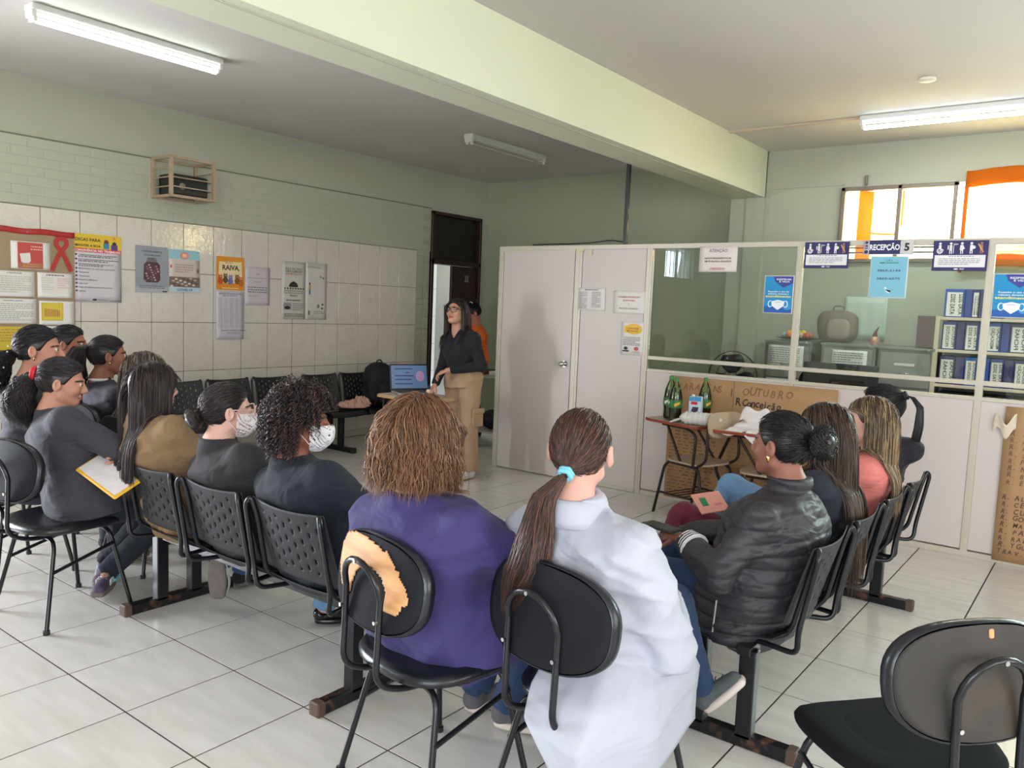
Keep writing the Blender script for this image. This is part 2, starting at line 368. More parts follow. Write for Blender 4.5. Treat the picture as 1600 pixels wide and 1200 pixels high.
for c in range(27):
    y = 7.16-.3072*(c+.5)
    if -.96 < y < .96: continue
    for z in (1.9725, 1.5175, 1.0625, .6075): inst('tile', wt, wl, (XL-.006+random.uniform(-.0006, .0006), y, z), (0, random.uniform(-.004, .004), random.uniform(-.005, .005)))
    inst('tile', wtb, wl, (XL-.006, y, .2285))
b = MB(); b.box((XL-.003, (7.16+.8)/2, .04), (.014, 7.16-.8, .076)); b.build('baseboard_left', mat('skirting_tile', rgb(190, 180, 166), .25), kind='structure')
# painted bricks
b = MB(); b.box((0, 0, 0), (.01, .2405, .0725), bev=.0015); bk = b.mesh('brick', M_BRICK); b = MB(); b.box((0, 0, 0), (.01, .117, .0705), bev=.002); bkh = b.mesh('brick', M_BRICK)
b = MB(); b.box((XL-.0125, (D0-1.25)/2, 2.475), (.012, D0+1.25, .54)); b.build('mortar', M_GROUTG, wl)
n = 0
for r in range(7):
    z = 2.208+.0745*(r+.5); y = 7.38-(.1215 if r % 2 else 0)
    while y > .6:
        inst('brick', bk, wl, (XL-.0095+random.uniform(-.001, .001), y-.119, z)); y -= .2425; n += 1
for r in range(28):
    z = .08+.0745*(r+.5)+.045; inst('brick', bkh if r % 2 else bkh, wl, (XL-.0095, 7.222, z)); inst('brick', bkh, wl, (XL-.0095, 7.338, z), (0, 0, 0), (1, .85, 1))
b = MB()
for r in range(38):
    z = .08+.0745*(r+.5); y = -1.27-(.12 if r % 2 else 0)
    while y > YR+.25:
        if not (W0-.1 < y-.12 < W1+.1 and WZ0-.02 < z < WZ1+.02): b.box((XL-.0095, y-.119, z), (.01, .2385, .0705), bev=.002)
        y -= .2425
b.build('brick_field', mat('painted_brick_cream', rgb(186, 172, 150), .5, bump=.4, bscale=40), wl, kind='stuff')
# strip coloured dark for the shade of a recessed crack, at 2.74 m above the bricks
b = MB(); b.box((XL-.006, (D0+YR)/2, 2.737), (.010, D0-YR, .009)); b.build('trim_1', mat('dark_crack_line', rgb(112, 114, 98), .7), kind='structure')
# barred window behind the camera
b = MB()
for y0, y1, z0, z1 in ((W0, W1, WZ0, WZ0+.04), (W0, W1, WZ1-.04, WZ1), (W0, W0+.04, WZ0, WZ1), (W1-.04, W1, WZ0, WZ1), (-2.32, -2.28, WZ0, WZ1)): b.box((XL-.1, (y0+y1)/2, (z0+z1)/2), (.04, y1-y0, z1-z0))
w = b.build('window_1', M_STEELG, kind='structure')
for i in range(8): y = W0+.09+i*.155; b = MB(); b.cyl((XL-.03, y, WZ0), (XL-.03, y, WZ1), .008, 8); b.build('window_bar', M_STEELG, w)
# door in the left wall
b = MB(); X = XL-.06
for y0, y1, z0, z1 in ((D0, D0+.05, 0, DH), (D1-.04, D1, 0, DH), (D0, D1, DH-.04, DH), (D0, D1, 2.06, 2.12)): b.box((X, (y0+y1)/2, (z0+z1)/2), (.16, y1-y0, z1-z0), bev=.004)
d1 = b.build('door_1', M_DOOR, kind='structure')
b = MB(); b.box((X, (D0+D1)/2, 2.395), (.03, D1-D0-.09, .55), bev=.004); b.build('transom_panel', mat('transom_black_wood', rgb(22, 12, 11), .4), d1)
b = MB(); b.box((X+.02, 8.08, 1.03), (.035, .50, 2.05), bev=.005); lf = b.build('door_leaf', M_DOOR, d1)
b = MB(); b.box((X+.045, 7.89, 1.0), (.02, .03, .12)); b.cyl((X+.03, 7.89, 1.02), (X+.08, 7.89, 1.02), .009); b.cyl((X+.08, 7.88, 1.02), (X+.08, 7.99, 1.02), .009); b.build('door_handle', M_CHROME, lf)
b = MB()
for a in ((0, .035, .09, .012), (0, -.035, .09, .012), (-.02, 0, .02, .06), (.02, 0, .02, .06)): b.box((X+.039, 8.13+a[0], 1.90+a[1]), (.003, a[2], a[3]))
b.build('door_sign', mat('sign_grey_print', rgb(130, 130, 140), .5), lf, label='small grey printed door sign')
# corridor beyond the door: white tiled wall
b = MB(); b.box((-8.65, 7.6, 1.6), (.1, 3.4, 3.2)); b.box((-7.85, 9.35, 1.6), (1.7, .1, 3.2)); b.box((-7.85, 6.0, 1.6), (1.5, .1, 3.2)); b.box((-7.85, 7.65, 3.23), (1.7, 3.4, .06))
cw = b.build('wall_corridor', mat('corridor_grout', rgb(150, 150, 145), .6), kind='structure')
b = MB(); b.box((0, 0, 0), (.012, .545, .42), bev=.0015); ct = b.mesh('tile', mat('corridor_white_tile', rgb(235, 236, 232), .15))
for i in range(4):
    for j in range(5): inst('tile', ct, cw, (-8.6, 7.45+.55*i, .3+.425*j))

# back, window, right and rear walls, ceiling
b = MB(); b.box(((XL-.2-3.3)/2, YB+.1, HC/2), (-3.3+XL*-1+.2, .2, HC)); b.build('wall_back', mat('shaded_green_paint', rgb(176, 182, 156), .62, bump=.2, bscale=80, var=.05, vscale=1.2, dist=.002), kind='structure')
wz0, wz1 = 2.10, 2.80
b = MB()
for x0, x1, z0, z1 in ((-3.0, -2.22, 0, HC), (-2.22, -.1, 0, wz0), (-2.22, 3.45, wz1, HC), (-.1, 3.45, 0, wz0), (3.45, XR+.1, 0, HC)): b.box(((x0+x1)/2, YW+.1, (z0+z1)/2), (x1-x0, .2, z1-z0))
b.build('wall_window', M_GREEN, kind='structure')
b = MB(); b.box(((-3.0-2.22)/2, YW-.004, 2.835), (.78, .012, .012)); b.build('trim_2', M_GREEN, kind='structure')
b = MB()
for y0, y1, z0, z1 in ((YR, -.95, 0, HC), (-.95, 3.75, 0, 1.0), (-.95, 3.75, 2.7, HC), (3.75, YW+.2, 0, HC)): b.box((XR+.1, (y0+y1)/2, (z0+z1)/2), (.2, y1-y0, z1-z0))
b.build('wall_right', M_GREEN, kind='structure')
b = MB()
for y in (-.95, .22, 1.4, 2.57, 3.72): b.box((XR+.1, y+.015, 1.85), (.05, .05, 1.7))
for z in (1.02, 1.85, 2.68): b.box((XR+.1, 1.4, z), (.05, 4.7, .04))
b.build('window_2', M_STEELG, kind='structure')
b = MB()
for x0, x1, z0, z1 in ((XL-.2, -.8, 0, HC), (-.8, 3.2, 0, .75), (-.8, 3.2, 2.75, HC), (3.2, XR+.2, 0, HC)): b.box(((x0+x1)/2, YR-.1, (z0+z1)/2), (x1-x0, .2, z1-z0))
b.build('wall_rear', M_GREEN, kind='structure')
b = MB()
for x in (-.78, .2, 1.2, 2.2, 3.18): b.box((x, YR-.08, 1.75), (.05, .05, 2.0))
for z in (.77, 1.4, 2.73): b.box((1.2, YR-.08, z), (4.0, .05, .04))
b.build('window_3', M_STEELG, kind='structure')
b = MB(); b.box(((XL+XR)/2, (YR+YB)/2, HC+.06), (XR-XL+.4, YB-YR+.4, .12)); b.build('ceiling', M_CEIL, kind='structure')
# beam and the column it rests on
b = MB(); b.box((-3.13, (YR+8.0)/2, (2.745+HC)/2), (.34, 8.0-YR, HC-2.745)); bm = b.build('ceiling_beam', M_BEAM, kind='structure')
b = MB(); b.box((-3.045, YR/2+4, 2.7435), (.012, 7.9-YR, .003)); b.build('trim_3', M_GREEN, kind='structure')
b = MB(); b.box((-3.055, 8.12, HC/2), (.19, .28, HC)); b.box((-3.235, 8.25, 2.745/2), (.17, .5, 2.745)); b.build('wall_column', M_GREEN, kind='structure')

# windows of the window wall with their curtains
orange = cloth_sheer('orange_curtain_cloth', rgb(226, 128, 40), .5); pale = cloth_sheer('backlit_pale_curtain', rgb(255, 246, 216), .88)  # pale cloth: strong backlight put into the colour of an orange curtain
M_WF = mat('aged_window_frame', rgb(134, 120, 108), .45, .3, var=.15, vscale=20)
def win(n, x0, x1, mid):
    b = MB(); y = YW-.015
    for a0, a1, z0, z1 in ((x0, x1, wz1-.035, wz1), (x0, x1, wz0, wz0+.035), (x0, x0+.035, wz0, wz1), (x1-.035, x1, wz0, wz1), (mid-.018, mid+.018, wz0, wz1), (x0, x1, wz0+.085, wz0+.1), (x0, x1, wz0+.13, wz0+.145)): b.box(((a0+a1)/2, y, (z0+z1)/2), (a1-a0, .06, z1-z0), bev=.004)
    w = b.build(n, M_WF, kind='structure')
    b = MB(); b.box(((x0+x1)/2, YW+.02, (wz0+wz1)/2), (x1-x0-.06, .004, wz1-wz0-.06)); b.build('pane', M_GLASS, w)
    return w
w4 = win('window_4', -2.23, -1.25, -1.72); win('window_5', -1.2, .1, -.55); win('window_6', .15, 1.78, .96); win('window_7', 1.82, 3.45, 2.63)
b = MB(); b.box((-2.02, YW-.02, 2.86), (.02, .03, .09), bev=.003); b.build('window_latch', M_WF, w4)
def curtain(label, x0, x1, z0, z1, y, m, amp=.02, nf=6, solid=.002, group=None, parts=()):
    r = thing('curtain', label, 'curtain', (0, 0, 0), 0, group); b = MB(); ph = random.random()*6
    f = lambda u, v: (x0+(x1-x0)*u, y+amp*math.sin(u*nf*2*PI+ph)*(.5+.5*v)+.004*math.sin(v*9), z0+(z1-z0)*v+.012*math.sin(u*11+ph))
    b.grid(f, 60, 12); b.build('cloth', m, r, solid=solid)
    for (u0, u1, v0, v1, mm) in parts:
        b = MB(); b.grid(lambda u, v: tuple(Vector(f(u0+(u1-u0)*u, v0+(v1-v0)*v))+Vector((0, -.006, 0))), 20, 6); b.build('hem', mm, r, solid=.002, label='orange band of doubled cloth')
    return r
curtain('sheer curtain coloured pale for the glare behind it, with one narrow orange strip, outside the nearer window left of the other', -2.2, -1.27, 2.13, 2.77, YW+.12, pale, .01, 5, parts=((.10, .24, 0, 1, orange), (.5, .53, .5, 1, orange), (.24, .5, .38, .41, orange), (.49, .51, 0, .4, orange)))
curtain('orange-topped curtain coloured pale for the glare behind it, drawn across the window at the right edge', -1.19, .1, 2.02, 2.89, YW-.06, pale, .012, 7, parts=((0, 1, .84, 1, orange), (0, .02, 0, .9, orange), (0, 1, .04, .16, orange)))
M_PALEG = mat('pale_mint_paint', rgb(214, 224, 212), .5)

# ------------------------------------------------------------------ divider with reception glass
PY = 6.09; root = thing('office_divider', 'pinkish white office divider with door, glass panes and cream metal frame', 'partition', (-4.8, PY, 0))
def part(name, B, m, **k):
    o = B.build(name, m, root, **k); o.matrix_parent_inverse = Matrix.Translation((4.8, -PY, 0)); return o
def panel(x0, x1, z0, z1):
    b = MB(); b.box(((x0+x1)/2, PY, (z0+z1)/2), (x1-x0, .032, z1-z0), bev=.002); return part('panel', b, M_PANEL)
b = MB(); b.box(((-4.745-3.94)/2, PY-.004, 1.045), (.80, .036, 2.07), bev=.002); dr = part('door', b, M_PANEL, label='white divider door with round knob')
b = MB(); b.cyl((-4.0, PY-.02, 1.06), (-4.0, PY-.032, 1.06), .032, 20); b.cyl((-4.0, PY-.03, 1.06), (-4.0, PY-.06, 1.06), .012, 12); b.ball((-4.0, PY-.075, 1.06), (.026, .022, .026), 16, 10)
b.build('knob', M_CHROME, dr)
panel(-3.86, -3.23, .03, 2.09); panel(-3.17, -1.98, .05, 1.06)
for x0, x1 in ((-3.17, -1.98), (-1.93, -.745), (-.70, .5), (.545, 1.74), (1.785, 3.0)):
    if x0 != -3.17: panel(x0, x1, .05, 1.06)
    b = MB(); b.box(((x0+x1)/2, PY, 1.64), (x1-x0, .004, .92)); part('glass_pane', b, M_GLASS)
    b = MB(); b.box(((x0+x1)/2, PY, 1.12), (x1-x0, .004, .08))
    if x0 < -3.0 or x0 > -.8: part('glass_pane', b, M_GLASS)
for x, z1, w_ in ((-4.775, 2.12, .05), (-3.9, 2.12, .07), (-3.2, 2.12, .05), (-1.955, 2.12, .045), (-.722, 2.12, .045), (.522, 2.12, .045), (1.762, 2.12, .045), (3.02, 2.12, .045)):
    b = MB(); b.box((x, PY, z1/2), (w_, .044, z1), bev=.003); b.box((x, PY-.023, z1/2), (w_*.35, .004, z1-.02)); part('post', b, M_ALU)
for x0, x1, z, h in ((-4.8, 3.04, 2.105, .04), (-3.17, 3.0, 1.07, .025), (-3.17, 3.0, 1.175, .03), (-3.17, 3.0, .02, .04), (-3.86, -3.23, .018, .03), (-4.75, -3.94, 2.078, .02)):
    b = MB(); b.box(((x0+x1)/2, PY, z), (x1-x0, .046, h), bev=.003); part('rail', b, M_ALU)
b = MB(); b.box((-3.87, PY-.03, 2.075), (.05, .02, .02)); b.box((-3.78, PY-.025, 2.06), (.035, .006, .05)); part('tape', b, mat('yellowed_tape', rgb(214, 200, 160), .5))
tag(MB().tube(arc([(-4.42, PY-.01, 2.135), (-4.2, PY, 2.14), (-4.0, PY-.005, 2.138), (-3.8, PY, 2.145), (-3.6, PY+.01, 2.165), (-3.49, PY+.02, 2.15)], .05), .006).build('cable', M_BLACKM), 'thin black cable lying along the top of the divider', 'cable')
tag(MB().box((-3.47, PY+.03, 2.665), (.035, .03, 1.07), bev=.004).build('cable_duct', M_BLACKM), 'vertical black duct from divider top up to the ceiling', 'duct')
# ------------------------------------------------------------------ ceiling fixtures
def tube_light(label, loc, rz, lit, col=(1, 1, 1), power=30):
    r = thing('fluorescent_light', label, 'ceiling light', loc, rz, 'fluorescent ceiling lights')
    b = MB(); b.box((0, 0, -.02), (1.24, .12, .04), bev=.006); b.box((0, 0, -.045), (1.22, .06, .02), bev=.004); b.build('housing', M_WHITE, r)
    for s in (-1, 1): b = MB(); b.box((s*.605, 0, -.055), (.025, .10, .05), bev=.004); b.box((s*.595, -.028, -.085), (.02, .028, .03), bev=.003); b.box((s*.595, .028, -.085), (.02, .028, .03), bev=.003); b.build('end_socket', M_PAPER, r)
    for s in (-1,):
        b = MB(); b.tube([(-.585, s*.015, -.092), (.585, s*.015, -.092)], .016, 14)
        m = mat('lit_tube_%d' % (col[2]*100), col, .3, emit=11) if lit else mat('unlit_tube', rgb(190, 180, 172), .25)
        b.build('tube', m, r)
    if lit:
        l = bpy.data.lights.new('tube_glow', 'AREA'); l.shape = 'RECTANGLE'; l.size = 1.15; l.size_y = .08; l.energy = power; l.color = col
        o = bpy.data.objects.new('tube_glow', l); COL.objects.link(o); o.parent = r; o.location = (0, 0, -.112)
    return r
tube_light('lit ceiling light in the upper left corner above the tiled wall', (-5.22, 2.72, HC), math.radians(90), True, (.86, 1, .9), 5)
tube_light('switched-off ceiling light beyond the lit one, near the back wall', (-5.17, 6.6, HC), math.radians(90), False)
tube_light('lit bluish ceiling light over the reception behind the glass', (-1.22, 6.99, HC), 0, True, (.8, .93, 1), 16)
b = MB()
for y in (6.975, 7.01): b.box((-2.42, y, HC-.009), (1.16, .016, .016))
b.box((-2.66, 6.992, HC-.012), (.03, .06, .02)); tag(b.build('wiring_duct', mat('duct_cream', rgb(206, 190, 172), .5)), 'twin cream wiring duct on the ceiling running to the bluish light', 'duct')
b = MB(); b.lathe([(.055, 0), (.055, -.012), (.045, -.018), (.01, -.02)], (-1.2, 6.1, HC), 24); tag(b.build('ceiling_cover_plate', mat('plate_white', rgb(238, 226, 214), .5)), 'round white cover plate on the ceiling by the bluish light', 'cover plate')

# projector cage on the left wall
r = thing('projector_cage', 'cream metal wall cage holding a dark projector', 'cage', (XL, 3.99, 2.38)); M_CAGE = mat('cage_cream_rusty', rgb(176, 152, 128), .45, var=.2, vscale=14)
b = MB(); X0_, X1_, Y0_, Y1_, Z0_, Z1_ = .0, .31, -.20, .21, .02, .35
for x in (X0_+.012, X1_):
    for y in (Y0_, Y1_): b.box((x, y, (Z0_+Z1_)/2), (.028, .028, Z1_-Z0_))
    for z in (Z0_, Z1_): b.box((x, (Y0_+Y1_)/2, z), (.022, Y1_-Y0_+.02, .022))
for y in (Y0_, Y1_):
    for z in (Z0_, Z1_): b.box(((X0_+X1_)/2, y, z), (X1_-X0_, .022, .022))
b.build('cage_frame', M_CAGE, r)
for z in (.10, .18, .26):
    for q in ([(.02, Y0_, z), (X1_, Y0_, z)], [(.02, Y1_, z), (X1_, Y1_, z)], [(X1_+.006, Y0_, z), (X1_+.006, Y1_, z)])[:3 if z < .25 else 2]: b = MB(); b.tube(q, .006, 6); b.build('bar', M_CAGE, r)
pj = thing('projector', 'black projector sitting inside the cream wall cage', 'projector', (XL+.15, 4.0, 2.412))
b = MB(); b.box((0, 0, .095), (.24, .34, .18), bev=.012); b.build('body', M_PLAST, pj); b = MB(); b.cyl((.115, -.09, .08), (.135, -.09, .08), .03, 16); b.build('lens', M_CHROME, pj)
# ------------------------------------------------------------------ chairs
BACKM = {}
def iso_chair(label, x, y, deg, backmat=None, group='black single chairs', kind=0):
    r = thing('chair', label, 'chair', (x, y, 0), math.radians(deg), group)
    out = sup(.47, .45, 2.9, 44)
    b = MB(); n = 44
    for (k, z) in ((.90, .425), (1, .438), (1, .452), (.96, .466), (.85, .472)): pass
    rings = [(.88, .425), (1, .436), (1.01, .45), (.97, .464), (.86, .471), (.5, .466)]
    vs = [(px*k, py*k, z+(.008*(px/.23)**2 if k > .8 else 0)-(.03*max(0, (py*k-.12)/.1)**2)) for k, z in rings for px, py in out]
    b.add(vs, [(i*n+j, i*n+(j+1) % n, (i+1)*n+(j+1) % n, (i+1)*n+j) for i in range(5) for j in range(n)], True)
    b.add(vs[:n], [tuple(range(n-1, -1, -1))]); b.add(vs[-n:], [tuple(range(n))]); b.build('seat', M_VINYL if kind == 0 else M_FAB, r)
    b = MB(); rx = Matrix.Rotation(math.radians(-9), 4, 'X'); T0 = Matrix.Translation((0, -.245, .725)) @ rx
    out = sup(.46, .285, 2.6, 44); vs = []; rg = [(.955, -.0215), (.99, -.018), (1.0, -.006), (.99, .010), (.93, .020), (.6, .024)]
    for k, yy in rg:
        for px, pz in out: vs.append(T0 @ Vector((px*k, yy+.035*(px*k/.23)**2, pz*k)))
    b.mi = 0; b.add(vs, [(i*n+j, (i+1)*n+j, (i+1)*n+(j+1) % n, i*n+(j+1) % n) for i in range(5) for j in range(n)], True)
    b.add(vs[-n:], [tuple(range(n-1, -1, -1))], True)
    b.build('backrest', M_VINYL, r)
    # moulded rear cover, slightly recessed inside the rim
    b = MB(); b.T = T0
    b.grid(lambda u, v: (lambda x, z: (x, -.0225+.035*(x/.23)**2, z))((u-.5)*.438*(max(0, 1-abs(math.cos(PI*v))**2.6))**(1/2.6), -.132*math.cos(PI*v)), 18, 26)
    b.build('back_cover', backmat or M_COVER, r, solid=.004)
    b = MB(); p = [(-.09, .02, .408), (-.09, -.20, .408), (-.09, -.30, .45), (-.09, -.295, .56), (-.092, -.29, .70)]
    tp = [(.092*math.cos(a), -.292-.02*math.sin(a), .71+.092*math.sin(a)) for a in [PI-PI*i/10 for i in range(11)]]
    L = arc(p, .07, 6); b.tube(L+[Vector(q) for q in tp]+[Vector((-q.x, q.y, q.z)) for q in reversed(L)], .0100, 10); b.build('back_frame', M_BLACKM, r)
    for sx, z in ((-.092, .64), (.092, .64), (0, .80)): b = MB(); b.cyl((sx, -.30-(.012 if z > .7 else 0), z), (sx, -.312-(.012 if z > .7 else 0), z), .006, 8); b.build('screw', M_CHROME, r)
    b = MB(); b.tube(arc([(-.10, .15, .41), (.10, .15, .41)], .01), .01, 8); b.box((0, 0, .416), (.20, .32, .012)); b.build('seat_frame', M_BLACKM, r)
    for sx in (-1, 1):
        for sy, yb, yt in ((-1, -.21, -.13), (1, .20, .13)):
            b = MB(); b.tube(arc([(sx*.02, yt, .405), (sx*.165, yt, .405), (sx*.235, yb, 0.012)], .06, 6), .0105, 10); lg = b.build('leg', M_BLACKM, r)
            b = MB(); b.cyl((sx*.235, yb, .0), (sx*.235, yb, .02), .015, 10); b.build('foot_cap', M_PLAST, lg)
        b = MB(); b.tube([(sx*.196, -.163, .26), (sx*.183, .145, .34)], .0085, 8); b.build('stretcher', M_BLACKM, r)
    return r
wornw = two_tone('torn_vinyl_showing_plywood', rgb(216, 164, 112), rgb(190, 132, 84), 9, .35, .7, .6, stretch=(1, 1, 4))
ch = iso_chair('black chair with torn backrest showing bare plywood, under the woman in purple', -1.655, 1.855, -10)
bc = [c for c in ch.children if c.name.startswith('back_cover')][0]
b = MB(); b.T = Matrix.Translation((0, -.245, .725)) @ Matrix.Rotation(math.radians(-9), 4, 'X')
pts = [(-.205, .02), (-.20, .08), (-.17, .128), (-.11, .143), (-.04, .142), (.02, .130), (.05, .118), (.065, .122), (.09, .098), (.11, .075), (.125, .07), (.135, .045), (.162, .02), (.175, -.005), (.17, -.035), (.155, -.03), (.15, -.055), (.135, -.075), (.09, -.07), (.088, -.01), (.06, .03), (.02, .048), (-.02, .052), (-.03, .06), (-.04, .04), (-.075, .02), (-.09, -.02), (-.10, -.08), (-.12, -.075), (-.16, -.055), (-.19, -.02)]

def inside(x, z):
    c = False
    for i in range(len(pts)):
        (x1, z1), (x2, z2) = pts[i-1], pts[i]
        if (z1 > z) != (z2 > z) and x < (x2-x1)*(z-z1)/(z2-z1)+x1: c = not c
    return c
b.grid(lambda u, v: (-.215+.43*u, -.0275+.035*((-.215+.43*u)/.23)**2, (-.15+.30*v)*.86), 64, 46, lambda i, j: inside(-.215+.43*(i+.5)/64, -.15+.30*(j+.5)/46)); b.build('bare_plywood', wornw, ch, solid=.003, label='bare tan plywood patch where the cover is torn off')
wc = iso_chair('black chair carrying the woman in the white coat', -1.145, 1.99, -8)
for o_ in wc.children:
    if o_.name.startswith('seat') and 'frame' not in o_.name: o_.scale = (.86, .88, 1)
scuff = two_tone('scuffed_dark_backrest', rgb(44, 40, 38), rgb(84, 66, 52), 5, .5, .85, .6)
ch = iso_chair('empty black chair with scuffed brown-grey backrest in the lower right corner', -.385, 2.27, 50, scuff, kind=1)
b = MB(); b.T = Matrix.Translation((0, -.245, .725)) @ Matrix.Rotation(math.radians(-9), 4, 'X'); b.box((.02, -.025, .112), (.014, .006, .022), bev=.003); b.build('chip', mat('bare_foam', rgb(226, 160, 112), .8), ch, label='chipped spot showing orange foam')
iso_chair('black chair under the woman with the red hair tie', -3.98, 1.72, 5)
iso_chair('dark chair behind the ponytailed woman near the tiled wall', -4.93, 2.50, -8)
iso_chair('dark chair at the left edge carrying the woman with beads in her hair', -4.72, 1.78, 6)
iso_chair('chair hidden behind the woman with slicked-back hair near the notice board', -5.50, 2.45, 0)
iso_chair('chair of the woman with pale highlights, left of the perforated bench', -4.36, 2.40, 0)

# ------------------------------------------------------------------ perforated bench seating
def slots(i, j, nu, nv):  # staggered oblong holes
    c, r_ = divmod(i, 4)[0], j
    if i % 4 != 2 or i < 4 or i > nu-5: return False
    k = (j+(2 if (i//4) % 2 else 0)) % 5
    return 3 < j < nv-3 and k in (0, 1)
def back_fn(w, h):
    def f(u, v):
        x = (u-.5)*w*(1-.05*v-.10*max(0, v-.9)*8*.1); z = .475+h*v+.012*v*(abs(u-.5)*2)**2
        yy = -.175-.085*v-.022*math.cos((u-.5)*PI)
        return (x, yy, z)
    return f
def seat_fn(w):
    def f(u, v):
        x = (u-.5)*w; y = -.19+.43*v; z = .425-.018*math.sin(v*PI)-.012*math.cos((u-.5)*PI)+(.0 if v < .85 else -(v-.85)**2*2.2)+(max(0, .12-v)*.25)
        return (x, y, z)
    return f
NU, NV = 39, 27
b = MB(); pass
def bench_meshes(m):
    b = MB(); b.grid(back_fn(.45, .285), NU, NV, lambda i, j: not slots(i, j, NU, NV)); a = b.mesh('backrest', m)
    b = MB(); b.grid(seat_fn(.45), NU, NV, lambda i, j: not slots(i, j, NU, NV)); c = b.mesh('seat', m)
    d = []
    for s_ in (-1, 1): b = MB(); b.tube(arc([(s_*.17, .16, .385), (s_*.18, -.10, .385), (s_*.215, -.235, .39), (s_*.232, -.235, .47), (s_*.225, -.285, .745), (s_*.205, -.275, .775), (s_*.19, -.255, .70), (s_*.20, -.20, .45), (s_*.18, -.10, .40)], .045, 5), .0105, 8); d.append(b.mesh('back_frame', M_BLACKM))
    return a, c, d
BM = bench_meshes(M_PLASTG); BMB = bench_meshes(M_PLAST)
rust = two_tone('black_steel_with_rust', rgb(24, 24, 27), rgb(96, 66, 50), 14, .56, .66, .35, .2)
capm = mat('foot_cap_brown', rgb(86, 66, 56), .6)
def bench(label, x, y, deg, n, feet, meshes=BM, pitch=.5, group='perforated bench seating'):
    r = thing('bench_seat', label, 'bench', (x, y, 0), math.radians(deg), group)
    L = n*pitch
    b = MB(); b.box((0, -.06, .365), (L+.02, .05, .035), bev=.003); b.build('beam', M_BLACKM, r); b = MB(); b.box((0, .10, .365), (L+.02, .05, .035), bev=.003); b.build('beam', M_BLACKM, r)
    for i in range(n):
        px = (i-(n-1)/2)*pitch
        bb = inst('backrest', meshes[0], r, (px, 0, 0)); ss = inst('seat', meshes[1], r, (px, 0, 0)); [inst('back_frame', q_, r, (px, 0, 0)) for q_ in meshes[2]]
        for q in (bb, ss): sm = q.modifiers.new('s', 'SOLIDIFY'); sm.thickness = .004; sm.offset = 0
    for fx in feet:
        b = MB(); b.box((fx, .03, .027), (.05, .56, .05), bev=.004); f = b.build('foot_bar', rust, r)
        for yy in (-.07, .11): b = MB(); b.box((fx, yy, .20), (.05, .06, .33), bev=.004); b.build('post', M_BLACKM, r)
        for yy in (-.245, .305):
            b = MB(); b.box((fx, yy, .028), (.056, .04, .056), bev=.005); b.build('end_cap', capm if yy < 0 else M_PLAST, f)
    return r
bench('three-place bench with grey perforated backs, in the middle of the front row', -2.95, 2.12, 0, 3, (-.74, .68), BM, .50)
bench('four-place black bench facing left, in front of the divider', -1.03, 3.72, 90, 4, (-.97, .97), BM)
bench('empty black bench against the tiled wall, left of the gap', -6.45, 4.16, -90, 4, (-.75, .75), BMB, .495, 'black benches against the tiled wall')
bench('black bench against the tiled wall with backpack and pink cloth on it', -6.45, 6.0, -90, 3, (-.5, .52), BMB, .5, 'black benches against the tiled wall')

# ------------------------------------------------------------------ things on the wall benches
def blob(name, c, rad, m, parent=None, seed=0, amp=.25, n=28, m2=18, sq=1.):
    """crumpled soft lump"""
    q = np.random.default_rng(seed); k = q.normal(size=(7, 3))*3.5; ph = q.uniform(0, 6, 7)
    def f(u, v):
        a = 2*PI*u; e = -PI/2+PI*v; d = np.array((math.cos(e)*math.cos(a), math.cos(e)*math.sin(a), math.sin(e)))
        w = 1+amp*float(np.mean(np.abs(np.sin(k@d+ph))-.5))*2
        d = np.sign(d)*np.abs(d)**sq
        return (c[0]+rad[0]*d[0]*w, c[1]+rad[1]*d[1]*w, c[2]+rad[2]*d[2]*w)
    b = MB(); b.grid(f, n, m2); return b.build(name, m, parent)
def crumple(name, r, m, cx, cy, w_, d_, h, seed, z0=0.):
    q = np.random.default_rng(seed); k = q.uniform(-9, 9, (6, 2)); ph = q.uniform(0, 6, 6)
    def f(u, v):
        e = max(abs(u-.5), abs(v-.5))*2; n_ = float(np.mean(np.abs(np.sin(k@np.array((u, v))*1.3+ph)))); s_ = 1-.22*(abs(u-.5)*abs(v-.5)*4)
        return (cx+(u-.5)*w_*s_*(1+.08*math.sin(v*9+seed)), cy+(v-.5)*d_*s_*(1+.08*math.sin(u*8+seed)), z0+.01+h*n_*(1-e**4)+h*.25*math.sin(u*23+v*9+seed)*(1-e))
    b = MB(); b.grid(f, 36, 32); return b.build(name, m, r, solid=.002)
pk = mat('dusty_pink_cloth', rgb(214, 168, 152), .85, bump=.6, bscale=25, dist=.01)
r = thing('pink_garment', 'crumpled dusty pink garment lying on the wall bench beside the backpack', 'clothing', (-6.42, 5.72, .43))
crumple('cloth', r, pk, 0, 0, .30, .36, .085, 3); crumple('cloth_fold', r, pk, .03, .08, .18, .18, .10, 5, .02); crumple('sleeve', r, pk, .04, -.12, .16, .16, .07, 8, .01)
bpk = mat('black_nylon', rgb(20, 20, 24), .7, bump=.4, bscale=40)
r = thing('backpack', 'black backpack standing on the wall bench near the open door', 'backpack', (-6.42, 6.1, .43))
blob('bag_body', (-.03, 0, .22), (.13, .18, .23), bpk, r, 11, .12, sq=.75); blob('front_pocket', (.10, 0, .14), (.06, .13, .12), bpk, r, 12, .1, sq=.7)
b = MB(); b.tube(arc([(-.03, -.05, .43), (-.03, -.03, .49), (-.03, .03, .49), (-.03, .05, .43)], .03), .008); b.build('carry_loop', bpk, r)
b = MB(); b.tube(arc([(.03, -.12, .36), (.14, -.14, .2), (.08, -.15, .02)], .05), .012, flat=.4); b.tube(arc([(.03, .12, .36), (.14, .14, .2), (.08, .15, .02)], .05), .012, flat=.4); b.build('strap', bpk, r)
